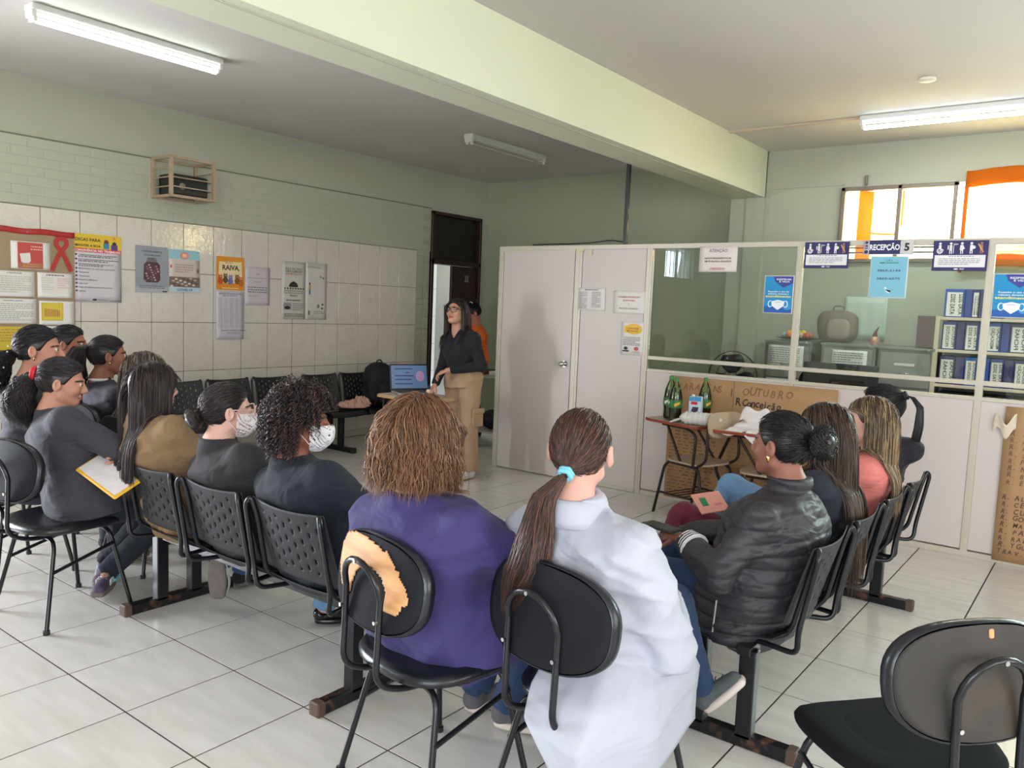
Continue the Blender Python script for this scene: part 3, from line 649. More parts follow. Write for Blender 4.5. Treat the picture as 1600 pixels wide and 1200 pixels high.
r = thing('sleeved_folder', 'dark folder leaning on the second backrest of the empty wall bench', 'folder', (-6.60, 4.42, .43)); b = MB(); b.box((-.02, 0, .14), (.02, .30, .26), Matrix.Rotation(math.radians(-14), 3, 'Y'), bev=.004); b.build('cover', mat('navy_folder', rgb(30, 36, 48), .4), r)
r = thing('white_paper_bag', 'flat white plastic bag on the seat of the empty wall bench', 'bag', (-6.40, 4.85, .425)); blob('bag', (0, 0, .03), (.13, .19, .035), mat('white_plastic_film', rgb(214, 212, 208), .4, bump=.5, bscale=20), r, 21, .3)

# ------------------------------------------------------------------ laptop desk, cart
r = thing('laptop_table', 'small wooden-topped table with black legs holding the laptop', 'table', (-5.0, 5.22, 0), math.radians(-2))
b = MB(); b.plate(sup(.66, .48, 9, 40), .022, Matrix.Translation((0, 0, .70))); b.build('table_top', M_WOODL, r); b = MB(); b.plate(sup(.645, .465, 9, 40), .003, Matrix.Translation((0, 0, .7225))); b.build('top_laminate', mat('laminate_cream', rgb(212, 196, 172), .35), r)
for sx in (-1, 1):
    for sy in (-1, 1): b = MB(); b.tube([(sx*.27, sy*.17, .70), (sx*.29, sy*.19, .0)], .012); b.build('leg', M_BLACKM, r)
b = MB(); b.box((0, 0, .55), (.5, .3, .008)); b.box((0, .17, .62), (.54, .012, .14)); b.build('shelf', M_BLACKM, r)
r = thing('laptop', 'open grey laptop with blue slide on screen', 'laptop', (-5.12, 5.28, .728), math.radians(62))
b = MB(); b.box((0, 0, .01), (.36, .24, .016), bev=.004); b.build('base', mat('laptop_silver', rgb(170, 168, 166), .4, .4), r)
b = MB(); b.box((0, -.01, .0195), (.31, .12, .003)); b.build('keyboard', M_PLAST, r)
M_ = Matrix.Translation((0, .12, .018)) @ Matrix.Rotation(math.radians(-14), 4, 'X')
b = MB(); b.T = M_; b.box((0, 0, .122), (.37, .008, .245), bev=.003); sc = b.build('screen_lid', M_PLAST, r)
b = MB(); b.T = M_; b.mi = 0; b.box((0, -.0045, .125), (.345, .002, .215)); b.mi = 1
for i, (x0, x1, z) in enumerate(((-.14, .03, .20), (-.03, .0, .165), (-.14, .04, .135), (-.14, .02, .10), (-.14, .03, .06))): b.box(((x0+x1)/2, -.0058, z), (x1-x0, .001, .009))
b.mi = 2; b.T = M_ @ Matrix.Translation((.105, -.0056, .13)) @ Matrix.Rotation(PI/2, 4, 'X'); b.plate([(.042*math.cos(i*PI/12), .05*math.sin(i*PI/12)) for i in range(24)], .0008)
b.build('screen', [mat('screen_blue', rgb(84, 106, 142), .3, emit=.38), mat('screen_text', rgb(30, 44, 84), .3, emit=.3), mat('screen_picture', rgb(150, 120, 150), .3, emit=.4)], r)
r = thing('metal_cart', 'small white metal trolley between the presenter and the divider', 'trolley', (-5.5, 6.85, 0), math.radians(4)); wm = mat('trolley_enamel', rgb(176, 172, 166), .35, .3)
for z in (.20, .80): b = MB(); b.box((0, 0, z), (.62, .42, .02), bev=.004); b.build('shelf', wm, r)
for sx in (-1, 1):
    for sy in (-1, 1):
        b = MB(); b.cyl((sx*.29, sy*.19, .05), (sx*.29, sy*.19, .83), .011, 10); l = b.build('leg', wm, r); b = MB(); b.cyl((sx*.29-.012, sy*.19, .03), (sx*.29+.012, sy*.19, .03), .03, 14); b.build('wheel', M_PLAST, l)
for i, (dx, dy, w_, d_, h, c) in enumerate(((-.12, 0, .26, .2, .03, (120, 34, 44)), (-.10, .01, .22, .17, .02, (60, 60, 70)), (.14, .02, .2, .16, .04, (214, 208, 200)))):
    z0 = .81 + (.03 if i == 1 else 0); q = thing('notebook', ['dark red notebook on the trolley', 'dark notebook on top of the red one', 'white box file on the trolley'][i], 'notebook', (-5.5+dx, 6.85+dy, z0)); b = MB(); b.box((0, 0, h/2), (w_, d_, h), bev=.004); b.build('cover', ink(c), q); b = MB(); b.box((0, .002, h/2), (w_-.01, d_+.001, h*.6)); b.build('pages', M_PAPER, q)
q = thing('trolley_bag', 'dark bag on the lower trolley shelf', 'bag', (-5.42, 6.85, .215)); blob('bag', (0, 0, .1), (.14, .13, .10), bpk, q, 4, .2)

# ------------------------------------------------------------------ tablet-arm school desks in front of the divider
M_BRN = mat('dark_brown_steel', rgb(40, 28, 26), .4, .2); M_LAM = mat('worn_grey_beige_laminate', rgb(186, 166, 142), .45, var=.08, vscale=6); M_EDGE = mat('red_plastic_edge', rgb(150, 62, 42), .4)
def school_desk(label, x, y, deg):
    r = thing('school_desk', label, 'school desk', (x, y, 0), math.radians(deg), 'tablet-arm school desks')
    # local: seat faces +Y; legs under seat; writing board carried above on the right
    b = MB(); b.plate(sup(.40, .38, 4, 32), .014, Matrix.Translation((0, 0, .425))); b.build('seat', M_LAM, r)
    b = MB(); b.T = Matrix.Translation((0, -.235, .745)) @ Matrix.Rotation(math.radians(80), 4, 'X'); b.plate(sup(.38, .19, 4, 32), .012); b.build('backrest', M_LAM, r)
    bw, bd = .38, .58; T = Matrix.Translation((0, .16, .70))
    b = MB(); b.T = T; o = sup(bw, bd, 7, 40); b.plate(o, .02); bo = b.build('writing_board', M_EDGE, r)
    b = MB(); b.T = T; b.plate(sup(bw-.012, bd-.012, 7, 40), .002, z0=.0202); b.build('board_laminate', M_LAM, bo)
    for sx in (-1, 1):
        b = MB(); b.tube(arc([(sx*.17, .14, .415), (sx*.19, .17, .38), (sx*.215, .24, .0)], .05), .0115); b.build('leg', M_BRN, r)
        b = MB(); b.tube(arc([(sx*.17, .12, .412), (sx*.17, -.16, .412), (sx*.20, -.24, .0)], .06), .0115); b.build('leg', M_BRN, r)
        b = MB(); b.tube([(sx*.20, .19, .17), (sx*.19, -.19, .17)], .008); b.build('side_rail', M_BRN, r)
        b = MB(); b.tube(arc([(sx*.17, -.12, .41), (sx*.18, -.235, .47), (sx*.17, -.225, .80)], .06), .011); b.build('back_post', M_BRN, r)
    b = MB(); b.tube(arc([(.20, -.12, .17), (.215, .02, .35), (.195, -.14, .66), (.15, .0, .69), (.14, .26, .69)], .06), .012); b.tube(arc([(.15, .20, .69), (.19, .0, .42)], .05), .010); b.tube(arc([(-.195, -.12, .42), (-.195, -.14, .66), (-.15, .0, .69), (-.14, .26, .69)], .06), .011); b.tube([(-.15, .20, .69), (-.19, .0, .42)], .010); b.build('board_support', M_BRN, r)
    for i in range(6): b = MB(); y_ = -.15+.06*i; b.tube([(-.195, y_, .17), (.195, y_, .17)], .004, 6); b.build('basket_wire', M_BRN, r)
    return r
school_desk('school desk with red-edged board carrying the bottles', -2.51, 5.74, 72)
school_desk('school desk heaped with white plastic bags, right of the bottles', -1.95, 5.73, 94)
# bottles, carton, bags
M_BOT = glass_mat('green_bottle_plastic', (.72, .93, .68))
def bottle(label, x, y, z, lab, liquid):
    r = thing('soda_bottle', label, 'bottle', (x, y, z), random.random()*3, 'two-litre soda bottles'); k = .98
    prof = [(.030, 0), (.050, .004), (.052, .03), (.050, .07), (.053, .10), (.053, .17), (.050, .20), (.040, .245), (.022, .29), (.0145, .31), (.0145, .325)]
    b = MB(); b.lathe([(a*k, z_) for a, z_ in prof], n=24); b.build('bottle_body', M_BOT, r)
    b = MB(); b.lathe([(a*k-.003, z_+.002) for a, z_ in prof[:7]]+[(.043, .225)], n=24); b.build('cola', mat('cola_brown', rgb(62, 26, 14), .15), r)
    b = MB(); b.lathe([(.054, .105), (.0545, .11), (.0545, .165), (.054, .17)], n=24, cap=False); lb = b.build('label_band', mat('bottle_label_green', rgb(40, 110, 44), .4), r)
    b = MB()
    for i in range(4):
        a0 = i*PI/2; b.mi = i % 2
        for q in range(4):
            a = a0+q*.2; b.add([(.0552*math.cos(t), .0552*math.sin(t), zz) for t, zz in ((a, .118+.006*q), (a+.2, .118+.006*q), (a+.2, .142+.004*q), (a, .142+.004*q))], [(0, 1, 2, 3)])
    b.build('label_print', [ink((240, 180, 60)), ink((235, 235, 220))], lb)
    b = MB(); b.lathe([(.0165, .312), (.0165, .335), (.014, .338)], n=18); b.build('cap', mat('cap_green', rgb(30, 130, 60), .4), r); return r
ZB = .727
bottle('cola bottle with green cap at the back left of the school desk', -2.79, 5.77, ZB, 0, 0)
bottle('cola bottle with orange-green label in front, left of the juice carton', -2.69, 5.655, ZB, 0, 0)
bottle('cola bottle behind and to the right of the juice carton', -2.55, 5.88, ZB, 0, 0)
r = thing('juice_carton', 'blue and purple grape juice carton with white screw cap', 'carton', (-2.555, 5.73, ZB), math.radians(8))
b = MB(); b.box((0, 0, .10), (.095, .06, .20), bev=.003); b.build('box', ink((200, 214, 230)), r)
b = MB()
for i, (z0, z1, c) in enumerate(((.165, .199, 0), (0, .055, 1))): b.mi = i; b.box((0, -.0308, (z0+z1)/2), (.092, .0012, z1-z0))
b.mi = 2; b.box((-.005, -.0315, .15), (.05, .0012, .022)); b.mi = 3
for i in range(9): b.ball((-.018+(i % 3)*.016+(i//3)*.004, -.031, .085+(i//3)*.014), (.009, .002, .009), 10, 6)
b.mi = 1; b.ball((.012, -.031, .06), (.03, .0015, .02), 12, 6)
b.build('print', [ink((70, 150, 205)), ink((92, 36, 104)), ink((206, 40, 50)), ink((52, 28, 66))], r); b = MB(); b.lathe([(.013, .198), (.013, .213)], c=(-.025, 0, 0), n=14); b.build('screw_cap', M_WHITE, r)
film = mat('clear_bag_film', rgb(222, 218, 212), .25, bump=.7, bscale=60, dist=.004)
r = thing('bag_of_cups', 'long clear bag of white cups lying on the red-edged desk', 'bag', (-2.44, 5.60, ZB), math.radians(14))
b = MB(); b.lathe([(.004, -.17), (.03, -.15), (.044, -.12), (.048, .0), (.048, .10), (.035, .135), (.008, .15)], n=20); me = b.mesh('film', film); o = bpy.data.objects.new('film', me); COL.objects.link(o); o.parent = r; o.rotation_euler = (0, PI/2, 0); o.location = (0, 0, .05)
for i in range(7): b = MB(); b.T = Matrix.Translation((-.12+.036*i, 0, .05)) @ Matrix.Rotation(PI/2, 4, 'Y'); b.lathe([(.0495, 0), (.0505, .004), (.0495, .008)], n=20); b.build('cup_rim', M_WHITE, r)
b = MB(); b.grid(lambda u, v: (-.15-.08*u, (v-.5)*(.02+.10*u), .04-.03*u+.01*math.sin(v*14)), 8, 10); b.build('bag_end', film, r, solid=.001)
wp = mat('white_carrier_plastic', rgb(232, 224, 224), .35, bump=.6, bscale=22, dist=.008)
r = thing('carrier_bag', 'white plastic carrier bags heaped on the right-hand school desk', 'bag', (-2.02, 5.72, .725))
def crump(name, cx, cy, w_, d_, h, seed, z0=0.):
    q = np.random.default_rng(seed); k = q.uniform(-9, 9, (6, 2)); ph = q.uniform(0, 6, 6)
    def f(u, v):
        e = max(abs(u-.5), abs(v-.5))*2; n_ = float(np.mean(np.abs(np.sin(k@np.array((u, v))*1.3+ph))))
        return (cx+(u-.5)*w_*(1+.06*math.sin(v*9+seed)), cy+(v-.5)*d_*(1+.06*math.sin(u*8+seed)), z0+.012+h*n_*(1-e**3)+(0 if e < .8 else -(e-.8)*.25*math.sin(u*5+seed)**2))
    b = MB(); b.grid(f, 40, 34, smooth=True); return b.build(name, wp, r, solid=.002)
crump('bag_layer', 0, 0, .46, .36, .035, 1); crump('bag_layer', -.04, .0, .30, .26, .07, 2, .015); crump('bag_layer', .09, .02, .26, .22, .06, 6, .02)
b = MB(); b.grid(lambda u, v: (-.16+.20*u+.03*v, -.07-.01*math.sin(u*7), .06+.11*v*(1-.3*abs(u-.5))+.02*math.sin(u*9)), 12, 8); b.build('bag_handle', wp, r, solid=.002)
b = MB(); b.grid(lambda u, v: (-.06+.16*u, -.165-.03*v, .02-.11*v*(1-abs(u-.5)*1.2)), 10, 8); b.build('hanging_corner', wp, r, solid=.002)

# ------------------------------------------------------------------ reception behind the glass
HM = mat('label_white_card', rgb(208, 204, 200), .6)
def cabinet(label, x0, x1, yf, top, nd=4):
    r = thing('filing_cabinet', label, 'filing cabinet', ((x0+x1)/2, yf+.3, 0), 0, 'grey filing cabinets'); w_ = x1-x0
    b = MB(); b.box((0, .0, top/2), (w_, .50, top-.01), bev=.006); b.box((0, -.01, top-.014), (w_+.01, .53, .024), bev=.004); b.build('body', M_STEELG, r)
    h = (top-.07)/nd
    for i in range(nd):
        b = MB(); b.box((0, -.258, .035+h*(i+.5)), (w_-.05, .02, h-.02), bev=.004); d = b.build('drawer', mat('drawer_grey', rgb(142, 140, 138), .35, .1), r)
        b = MB(); b.box((0, -.271, .035+h*(i+.5)+.045), (.16, .006, .022), bev=.002); b.build('label_holder', HM, d)
        b = MB(); b.tube(arc([(-.05, -.265, .035+h*(i+.5)-.03), (-.05, -.29, .035+h*(i+.5)-.03), (.05, -.29, .035+h*(i+.5)-.03), (.05, -.265, .035+h*(i+.5)-.03)], .01, 3), .005, 6); b.build('handle', M_CHROME, d)
    b = MB(); b.cyl((w_/2-.04, -.27, top-.014), (w_/2-.04, -.28, top-.014), .01, 10); b.build('lock', M_CHROME, r); return r
cabinet('grey filing cabinet with paper notices, at the left under the fruit tray', -2.68, -2.25, 7.45, 1.35)
cabinet('grey filing cabinet below the backpack behind the glass', -2.16, -1.70, 7.45, 1.35)
cabinet('grey filing cabinet with white label strip beside the binder shelves', -1.68, -1.24, 7.45, 1.345)
def paper(label, M, w_, h, items, cat='notice', group=None, pm=None, **k): return poster('notice' if cat == 'notice' else cat.replace(' ', '_'), label, cat, M, w_, h, items, pm, group, **k)
bl = (60, 58, 62)
for i, (x, z, w_, h, lab) in enumerate(((-2.64, 1.10, .33, .20, 'white typed notice taped on the top drawer of the left cabinet'), (-2.64, .83, .33, .16, 'white notice on the second drawer of the left cabinet'), (-2.06, 1.09, .30, .20, 'white typed notice on the middle cabinet top drawer'))):
    poster('notice', lab, 'notice', FP(x, z, 7.475), w_, h, [('l', .06, .9, .85, 8, .10, (136, 134, 138))], None, 'typed notices on the cabinets')
r = thing('fruit_tray', 'black tray of colourful wrapped fruit and sweets on the left cabinet', 'tray', (-2.42, 7.65, 1.355)); b = MB(); b.lathe([(.10, 0), (.19, .012), (.205, .02)], n=24); b.build('tray', M_PLAST, r)
for i in range(16):
    a = i*2.4; rr = .04+.12*((i*7) % 10)/10; q = thing('fruit', 'small %s fruit or wrapped sweet heaped on the black tray' % ['yellow', 'orange', 'pink', 'pale yellow', 'grey-green', 'red'][i % 6], 'fruit', (-2.42+rr*math.cos(a), 7.65+rr*math.sin(a)*.6, 1.372), 0, 'sweets and fruit on the tray')
    b = MB(); b.ball((0, 0, .028+(.02 if i % 3 == 0 else 0)), (.03, .026, .026), 10, 7); b.build('body', ink([(236, 190, 60), (226, 110, 60), (230, 140, 120), (240, 220, 90), (150, 190, 190), (214, 90, 70)][i % 6]), q)
r = thing('grey_backpack', 'brown-grey backpack standing on the middle cabinet', 'backpack', (-2.08, 7.66, 1.352)); gb = mat('taupe_nylon', rgb(118, 106, 98), .7, bump=.3, bscale=30)
blob('bag_body', (0, 0, .14), (.17, .09, .145), gb, r, 31, .08, sq=.6); blob('front_pocket', (.03, -.09, .12), (.10, .03, .09), mat('taupe_light', rgb(146, 128, 118), .7), r, 32, .06, sq=.6); b = MB(); b.tube(arc([(-.05, 0, .27), (-.045, 0, .33), (.045, 0, .33), (.05, 0, .27)], .04), .007); b.build('carry_loop', gb, r)
r = thing('gnome_figurine', 'small pinkish figurine with pointed hat on the middle cabinet edge', 'figurine', (-1.74, 7.60, 1.352)); b = MB(); b.lathe([(.035, 0), (.04, .03), (.03, .06), (.012, .075)], n=14); b.build('body', ink((186, 130, 120)), r); b = MB(); b.tube([(0, 0, .07), (.005, 0, .11), (.03, 0, .16)], [.022, .012, .002], 10); b.build('hat', ink((110, 66, 50)), r); b = MB(); b.ball((0, -.03, .045), .016); b.build('face', ink((226, 180, 150)), r)
r = thing('box_file', 'brown-purple box standing between cabinets and shelves', 'box', (-1.32, 7.62, 1.35)); b = MB(); b.box((0, 0, .135), (.13, .28, .27), bev=.004); b.build('box', mat('maroon_card', rgb(104, 78, 84), .5), r)
sh = thing('binder_shelf', 'cream metal shelving full of binders behind the divider', 'shelving', (-.50, 7.7, 0)); M_SH = mat('cream_shelf_metal', rgb(206, 190, 170), .4, .1)
LV = (.02, .45, .765, 1.055, 1.345, 1.615)
for z in LV: b = MB(); b.box((0, 0, z-.012), (1.46, .40, .024), bev=.002); b.build('shelf', M_SH, sh)
for x in (-.735, .0, .735):
    b = MB(); b.box((x, -.185, .81), (.035, .035, 1.62)); b.box((x, .185, .81), (.035, .035, 1.62)); b.build('upright', M_SH, sh)
b = MB(); b.box((0, .20, .81), (1.46, .006, 1.6)); b.build('back_sheet', M_STEELG, sh)
BC = [(58, 50, 104), (34, 76, 160), (66, 56, 110), (38, 60, 140), (28, 96, 176)]
words_ = ['ALVARÁS', 'PRODUTOS', 'RELATÓRIOS', 'ATAS 2022', 'VACINAS', 'MEDICAÇÃO', 'CADASTRO', 'FICHAS']
ORD = 'first second third fourth fifth sixth seventh eighth ninth tenth eleventh twelfth'.split()
def binder(x, z, w_, h, c, white, txt, lab):
    r = thing('ring_binder', lab, 'binder', (x, 7.53, z), 0, 'ring binders on the shelves')
    b = MB(); b.box((0, .14, h/2), (w_, .26, h), bev=.003); b.build('cover', ink(c, .4), r)
    if white:
        b = MB(); b.box((0, .0085, h*.46), (w_*.78, .002, h*.84)); p = b.build('spine_label', M_PAPER, r)
        V, F = text_mesh(txt, w_*.42, .02); b = MB(); L = max(q[0] for q in V); k = min(1.4, h*.72/L)
        for o_ in (-.2, .22): b.add([(o_*w_+q[1]*.8, .0064, h*.1+q[0]*k) for q in V], F)
        b.build('lettering', ink((60, 52, 60)), p)
    return r
col5 = ['purple', 'blue', 'violet', 'navy', 'bright blue']
lvn = {1.615: 'top', 1.345: 'second', 1.055: 'third', .765: 'fourth'}
for z, h, wlist in ((1.615, .235, (.15, .055, .05, .055, .05, .06)), (1.345, .235, (.11, .06, .10, .06, .10, .06, .12, .06, .09, .06, .11, .06)), (1.055, .235, (.12, .07, .09, .09, .10, .07, .09, .10, .08, .08, .10, .09)), (.765, .22, (.12, .10, .10, .11, .12, .10, .11, .10, .12, .10))):
    x = -1.205
    for i, w_ in enumerate(wlist):
        if i and abs(x-(-.50)) < .06: x = -.45
        if x+w_ > .2: break
        ci = (i*2+int(z*10)) % 5 if z != .765 else 3; wh = (i % 2 == 0) or z == .765
        binder(x+w_/2, z, w_-.004, h, BC[ci] if z != .765 else (40, 40, 52), wh, words_[(i+int(z*7)) % 8], '%s binder %s, %s from the left on the %s shelf' % (col5[ci], 'with white spine label' if wh else 'with plain spine', ORD[i], lvn[z])); x += w_
# desk fan
r = thing('pedestal_fan', 'black fan with wire cage standing behind the glass', 'fan', (-2.82, 7.15, 0)); b = MB(); b.lathe([(.2, 0), (.2, .02), (.03, .04)], n=28); b.cyl((0, 0, .03), (0, 0, .92), .014); b.build('stand', M_BLACKM, r)
b = MB(); b.T = Matrix.Translation((0, -.02, 1.0)) @ Matrix.Rotation(PI/2, 4, 'X')
for i in range(3): b.T = Matrix.Translation((0, -.05, 1.0)) @ Matrix.Rotation(i*2*PI/3+.4, 4, 'Y') @ Matrix.Rotation(PI/2, 4, 'X'); b.grid(lambda u, v: (.03+.17*u, (v-.5)*(.06+.16*math.sin(u*PI*.8)), .03*(v-.5)), 8, 6)
b.build('blades', M_PLAST, r, solid=.003)
b = MB(); b.T = Matrix.Translation((0, -.05, 1.0)) @ Matrix.Rotation(PI/2, 4, 'X')
for rr, zz in ((.23, 0), (.23, .02), (.06, .06), (.14, .05)): b.tube([(rr*math.cos(a), rr*math.sin(a), zz) for a in np.linspace(0, 2*PI, 40, endpoint=False)], .003, 5, closed=True)
for i in range(28): a = i*2*PI/28; b.tube([(.05*math.cos(a), .05*math.sin(a), .062), (.14*math.cos(a), .14*math.sin(a), .05), (.23*math.cos(a), .23*math.sin(a), .01)], .0012, 4, cap=False)
b.build('guard', M_BLACKM, r)
# monitor seen from behind and a counter
r = thing('computer_monitor', 'black monitor seen from behind on the reception counter', 'monitor', (-1.75, 6.62, .80)); b = MB(); b.box((0, 0, .25), (.57, .03, .32), bev=.006); b.build('back_shell', M_PLAST, r); b = MB(); b.box((.06, -.02, .22), (.26, .03, .13), bev=.01); b.build('rear_bulge', mat('glossy_black', rgb(16, 16, 20), .15), r)
V, F = text_mesh('AOC', .022); b = MB(); b.add([(q[0]-.05, -.0362, .25+q[1]) for q in V], F); b.build('lettering', ink((120, 60, 90)), r); b = MB(); b.box((0, .03, .04), (.06, .03, .16)); b.box((0, .03, -.034), (.24, .18, .012), bev=.004); b.build('stand', M_PLAST, r)
r = thing('office_chair', 'black padded office chair back behind the monitor', 'chair', (-1.95, 6.98, 0)); b = MB(); b.T = Matrix.Translation((0, 0, .98)) @ Matrix.Rotation(PI/2, 4, 'X'); b.plate(sup(.44, .34, 3, 30), .05); b.build('backrest', M_FAB, r); b = MB(); b.plate(sup(.46, .44, 3, 30), .06, Matrix.Translation((0, -.2, .44))); b.build('seat', M_FAB, r); b = MB(); b.cyl((0, -.2, .08), (0, -.2, .45), .03); b.box((0, .0, .62), (.06, .02, .5))
for i in range(5): a = i*2*PI/5; b.tube([(0, -.2, .09), (.27*math.cos(a), -.2+.27*math.sin(a), .04)], .016)
b.build('base', M_PLAST, r)
tag(MB().box((-.9, 6.5, .745), (3.6, .6, .03), bev=.004).box((-2.6, 6.5, .37), (.04, .55, .72)).box((.8, 6.5, .37), (.04, .55, .72)).box((-.9, 6.5, .37), (.04, .55, .72)).build('reception_counter', M_SH), 'cream worktop counter behind the divider', 'counter')
r = thing('wall_document', 'pale sheet with blurred lines hanging on the window wall above the cabinets', 'notice', (0, 0, 0)); r.matrix_world = FP(-2.13, 1.38, YW-.01); b = MB(); b.grid(lambda u, v: (u*.38, v*.40, .003*math.sin(u*20)), 16, 6); b.build('sheet', mat('pale_translucent_sheet', rgb(196, 208, 198), .5), r, solid=.002)
# ------------------------------------------------------------------ posters and notices
BLK = (44, 42, 46); GRY = (120, 116, 120); RED = (170, 44, 48); NAVY = (44, 42, 96)
kraft = mat('kraft_paper', rgb(176, 138, 98), .75, bump=.35, bscale=14, var=.06, vscale=5, dist=.004)
board_p = mat('kraft_board', rgb(158, 136, 108), .7, bump=.2, bscale=14, var=.04)
r = thing('notice_board', 'kraft-covered notice board with shiny red trim on the tiled wall', 'notice board', (XL, 2.3, 1.05)); b = MB(); b.box((.012, .0, .475), (.012, 1.62, .95)); b.build('board', board_p, r)
rd = mat('red_foil_trim', rgb(170, 40, 44), .2, bump=.6, bscale=30)
b = MB(); b.grid(lambda u, v: (.022+.004*math.sin(u*40), -.81+1.62*u, .925+.045*v+.004*math.sin(u*31)), 60, 3); b.build('red_trim', rd, r, solid=.003)
b = MB(); b.grid(lambda u, v: (.022+.004*math.sin(u*36), -.81+1.62*u, .0+.04*v+.004*math.sin(u*27)), 60, 3); b.build('red_trim', rd, r, solid=.003)
XB = XL+.022
poster('notice', 'printed sheet with red panel and drawn face mask, pinned on the notice board', 'notice', FL(2.63, 1.70, XB), .29, .215, [('r', .17, .02, .64, .95, (190, 72, 66)), ('p', [(.22, .55), (.48, .60), (.50, .30), (.40, .16), (.26, .25)], (220, 214, 210)), ('l', .5, .85, .3, 2, .1, (240, 200, 190)), ('r', .17, .04, .64, .18, (168, 110, 80)), ('l', .3, .2, .4, 2, .08, (220, 150, 100))], curl=.003)
r = thing('red_ribbon', 'looped red awareness ribbon of paper on the notice board', 'ribbon', (0, 0, 0)); r.matrix_world = FL(2.935, 1.70, XB)
rb = mat('red_card', rgb(178, 48, 44), .6)
for s_, z in ((1, .004), (-1, .007)):
    b = MB(); P_ = [(-.075*s_, 0), (-.02*s_, .13), (.045*s_, .215), (.035*s_, .255), (0, .262), (-.035*s_, .255)] ; Q = arc([(p[0]+.07, p[1], 0) for p in P_], .03, 4); vs = []
    for i, p in enumerate(Q):
        a = Q[max(0, i-1)]; c = Q[min(len(Q)-1, i+1)]; d = (c-a).normalized(); nrm = Vector((-d.y, d.x, 0))*.017; vs += [tuple(p+nrm+Vector((0, 0, z))), tuple(p-nrm+Vector((0, 0, z)))]
    b.add(vs, [(2*i, 2*i+1, 2*i+3, 2*i+2) for i in range(len(Q)-1)]); b.build('ribbon_half', rb, r, solid=.002)
for i, (y, z, w_, h, lab, it, pm) in enumerate((
    (2.50, 1.48, .30, .20, 'lined pale sheet top left on the notice board', [('t', .5, .9, .05, 'A VIGILÂNCIA EM', BLK), ('l', .05, .8, .88, 8, .085, (190, 184, 172))], None),
    (2.82, 1.48, .27, .20, 'pale sheet with faint red heading top right on the notice board', [('l', .25, .93, .5, 1, .1, BLK), ('l', .1, .8, .35, 6, .09, (200, 190, 178)), ('l', .55, .8, .35, 5, .09, (220, 170, 160))], None),
    (2.50, 1.27, .31, .195, 'sheet of grey typed lines, middle left on the notice board', [('t', .45, .9, .055, 'Transmissão e sintomas', BLK), ('l', .03, .8, .9, 9, .08, (170, 168, 170))], None),
    (2.83, 1.26, .27, .195, 'sheet with a yellow bar chart, middle right on the notice board', [('r', .06, .18, .62, .74, (206, 178, 50)), ('r', .10, .22, .54, .66, (214, 190, 70))]+[('r', .15+i*.045, .34, .022, .34-.006*i, (176, 92, 60)) for i in range(10)], None),
    (2.50, 1.06, .29, .185, 'yellow sheet at the bottom left of the notice board', [('l', .1, .9, .8, 5, .12, (170, 140, 50)), ('r', .45, .3, .1, .03, BLK)], ink((206, 178, 60))),
    (2.85, 1.07, .26, .18, 'white sheet at the bottom right of the notice board, behind heads', [('l', .2, .92, .6, 1, .1, BLK), ('l', .1, .8, .8, 6, .11, (190, 186, 182))], None))):
    poster('notice', lab, 'notice', FL(y, z, XB), w_, h, it, pm, curl=.003)
items = [('r', 0, .78, 1, .22, (222, 184, 50)), ('r', 0, .735, 1, .055, (206, 60, 84)), ('t', .30, .895, .048, 'DICAS PARA', BLK, .02, .52), ('t', .30, .815, .036, 'MANTER A BOA', BLK, .02, .52), ('t', .5, .745, .034, 'CONVIVÊNCIA NO TRABALHO', (250, 246, 240), .02, .96),
         ('e', .68, .90, .05, .035, (120, 60, 40)), ('r', .62, .80, .12, .08, (60, 130, 180)), ('e', .85, .88, .045, .032, (60, 40, 50)), ('r', .78, .79, .14, .075, (84, 70, 140)), ('r', .82, .95, .05, .03, (230, 120, 90))]
tx_ = ['Cumprimente todos ao chegar, seja gentil sempre', 'Evite conversas paralelas durante os atendimentos', 'Não interrompa quem fala, espere a sua vez', 'Mantenha limpo e em ordem tudo o que é comum', 'Seja pontual', 'Ofereça ajuda', 'Respeite as diferenças', 'Saiba ouvir', 'Elogie em público e corrija em particular', 'Agradeça']
for i, s_ in enumerate(tx_):
    z = .685-.055*i-(.012*min(i, 3)); items += [('e', .055, z+.01, .022, .013, (70, 52, 84)), ('t', .10+.0085*len(s_), z, .020, s_, BLK, .01, .017*len(s_))]
    if i < 3: items.append(('l', .10, z-.010, .7-.1*i, 1, .035, GRY))
items += [('e', .42, .035, .05, .014, BLK), ('t', .58, .025, .018, 'PREFEITURA', GRY), ('r', .02, .02, .25, .004, BLK), ('r', .75, .02, .23, .004, BLK), ('r', .975, .02, .006, .2, BLK)]
poster('poster', 'tall poster with yellow header and numbered list of workplace tips', 'poster', FL(3.105, 1.455), .40, .565, items, mat('poster_lilac_white', rgb(208, 200, 206), .45), curl=.004)
items = [('r', 0, 0, 1, 1, (150, 152, 160)), ('r', .0, .0, 1, .12, (172, 172, 180)), ('t', .5, .87, .032, 'HOSPITAIS E REMÉDIOS', (70, 70, 78)), ('t', .5, .79, .032, 'NÃO SE MISTURAM', (60, 60, 70)), ('p', [(.25, .60), (.33, .66), (.67, .66), (.75, .60), (.76, .28), (.68, .22), (.32, .22), (.24, .28)], (86, 60, 66)), ('r', .34, .66, .32, .055, (120, 110, 116)), ('e', .5, .735, .16, .02, (110, 100, 108)), ('l', .12, .15, .76, 2, .04, (100, 100, 108)), ('r', .82, .02, .14, .025, BLK)]
for k in range(26): items.append(('e', .3+.4*((k*37) % 26)/26, .26+.35*((k*17) % 26)/26, .035, .018, [(150, 96, 106), (176, 130, 140), (120, 60, 80), (190, 160, 160)][k % 4]))
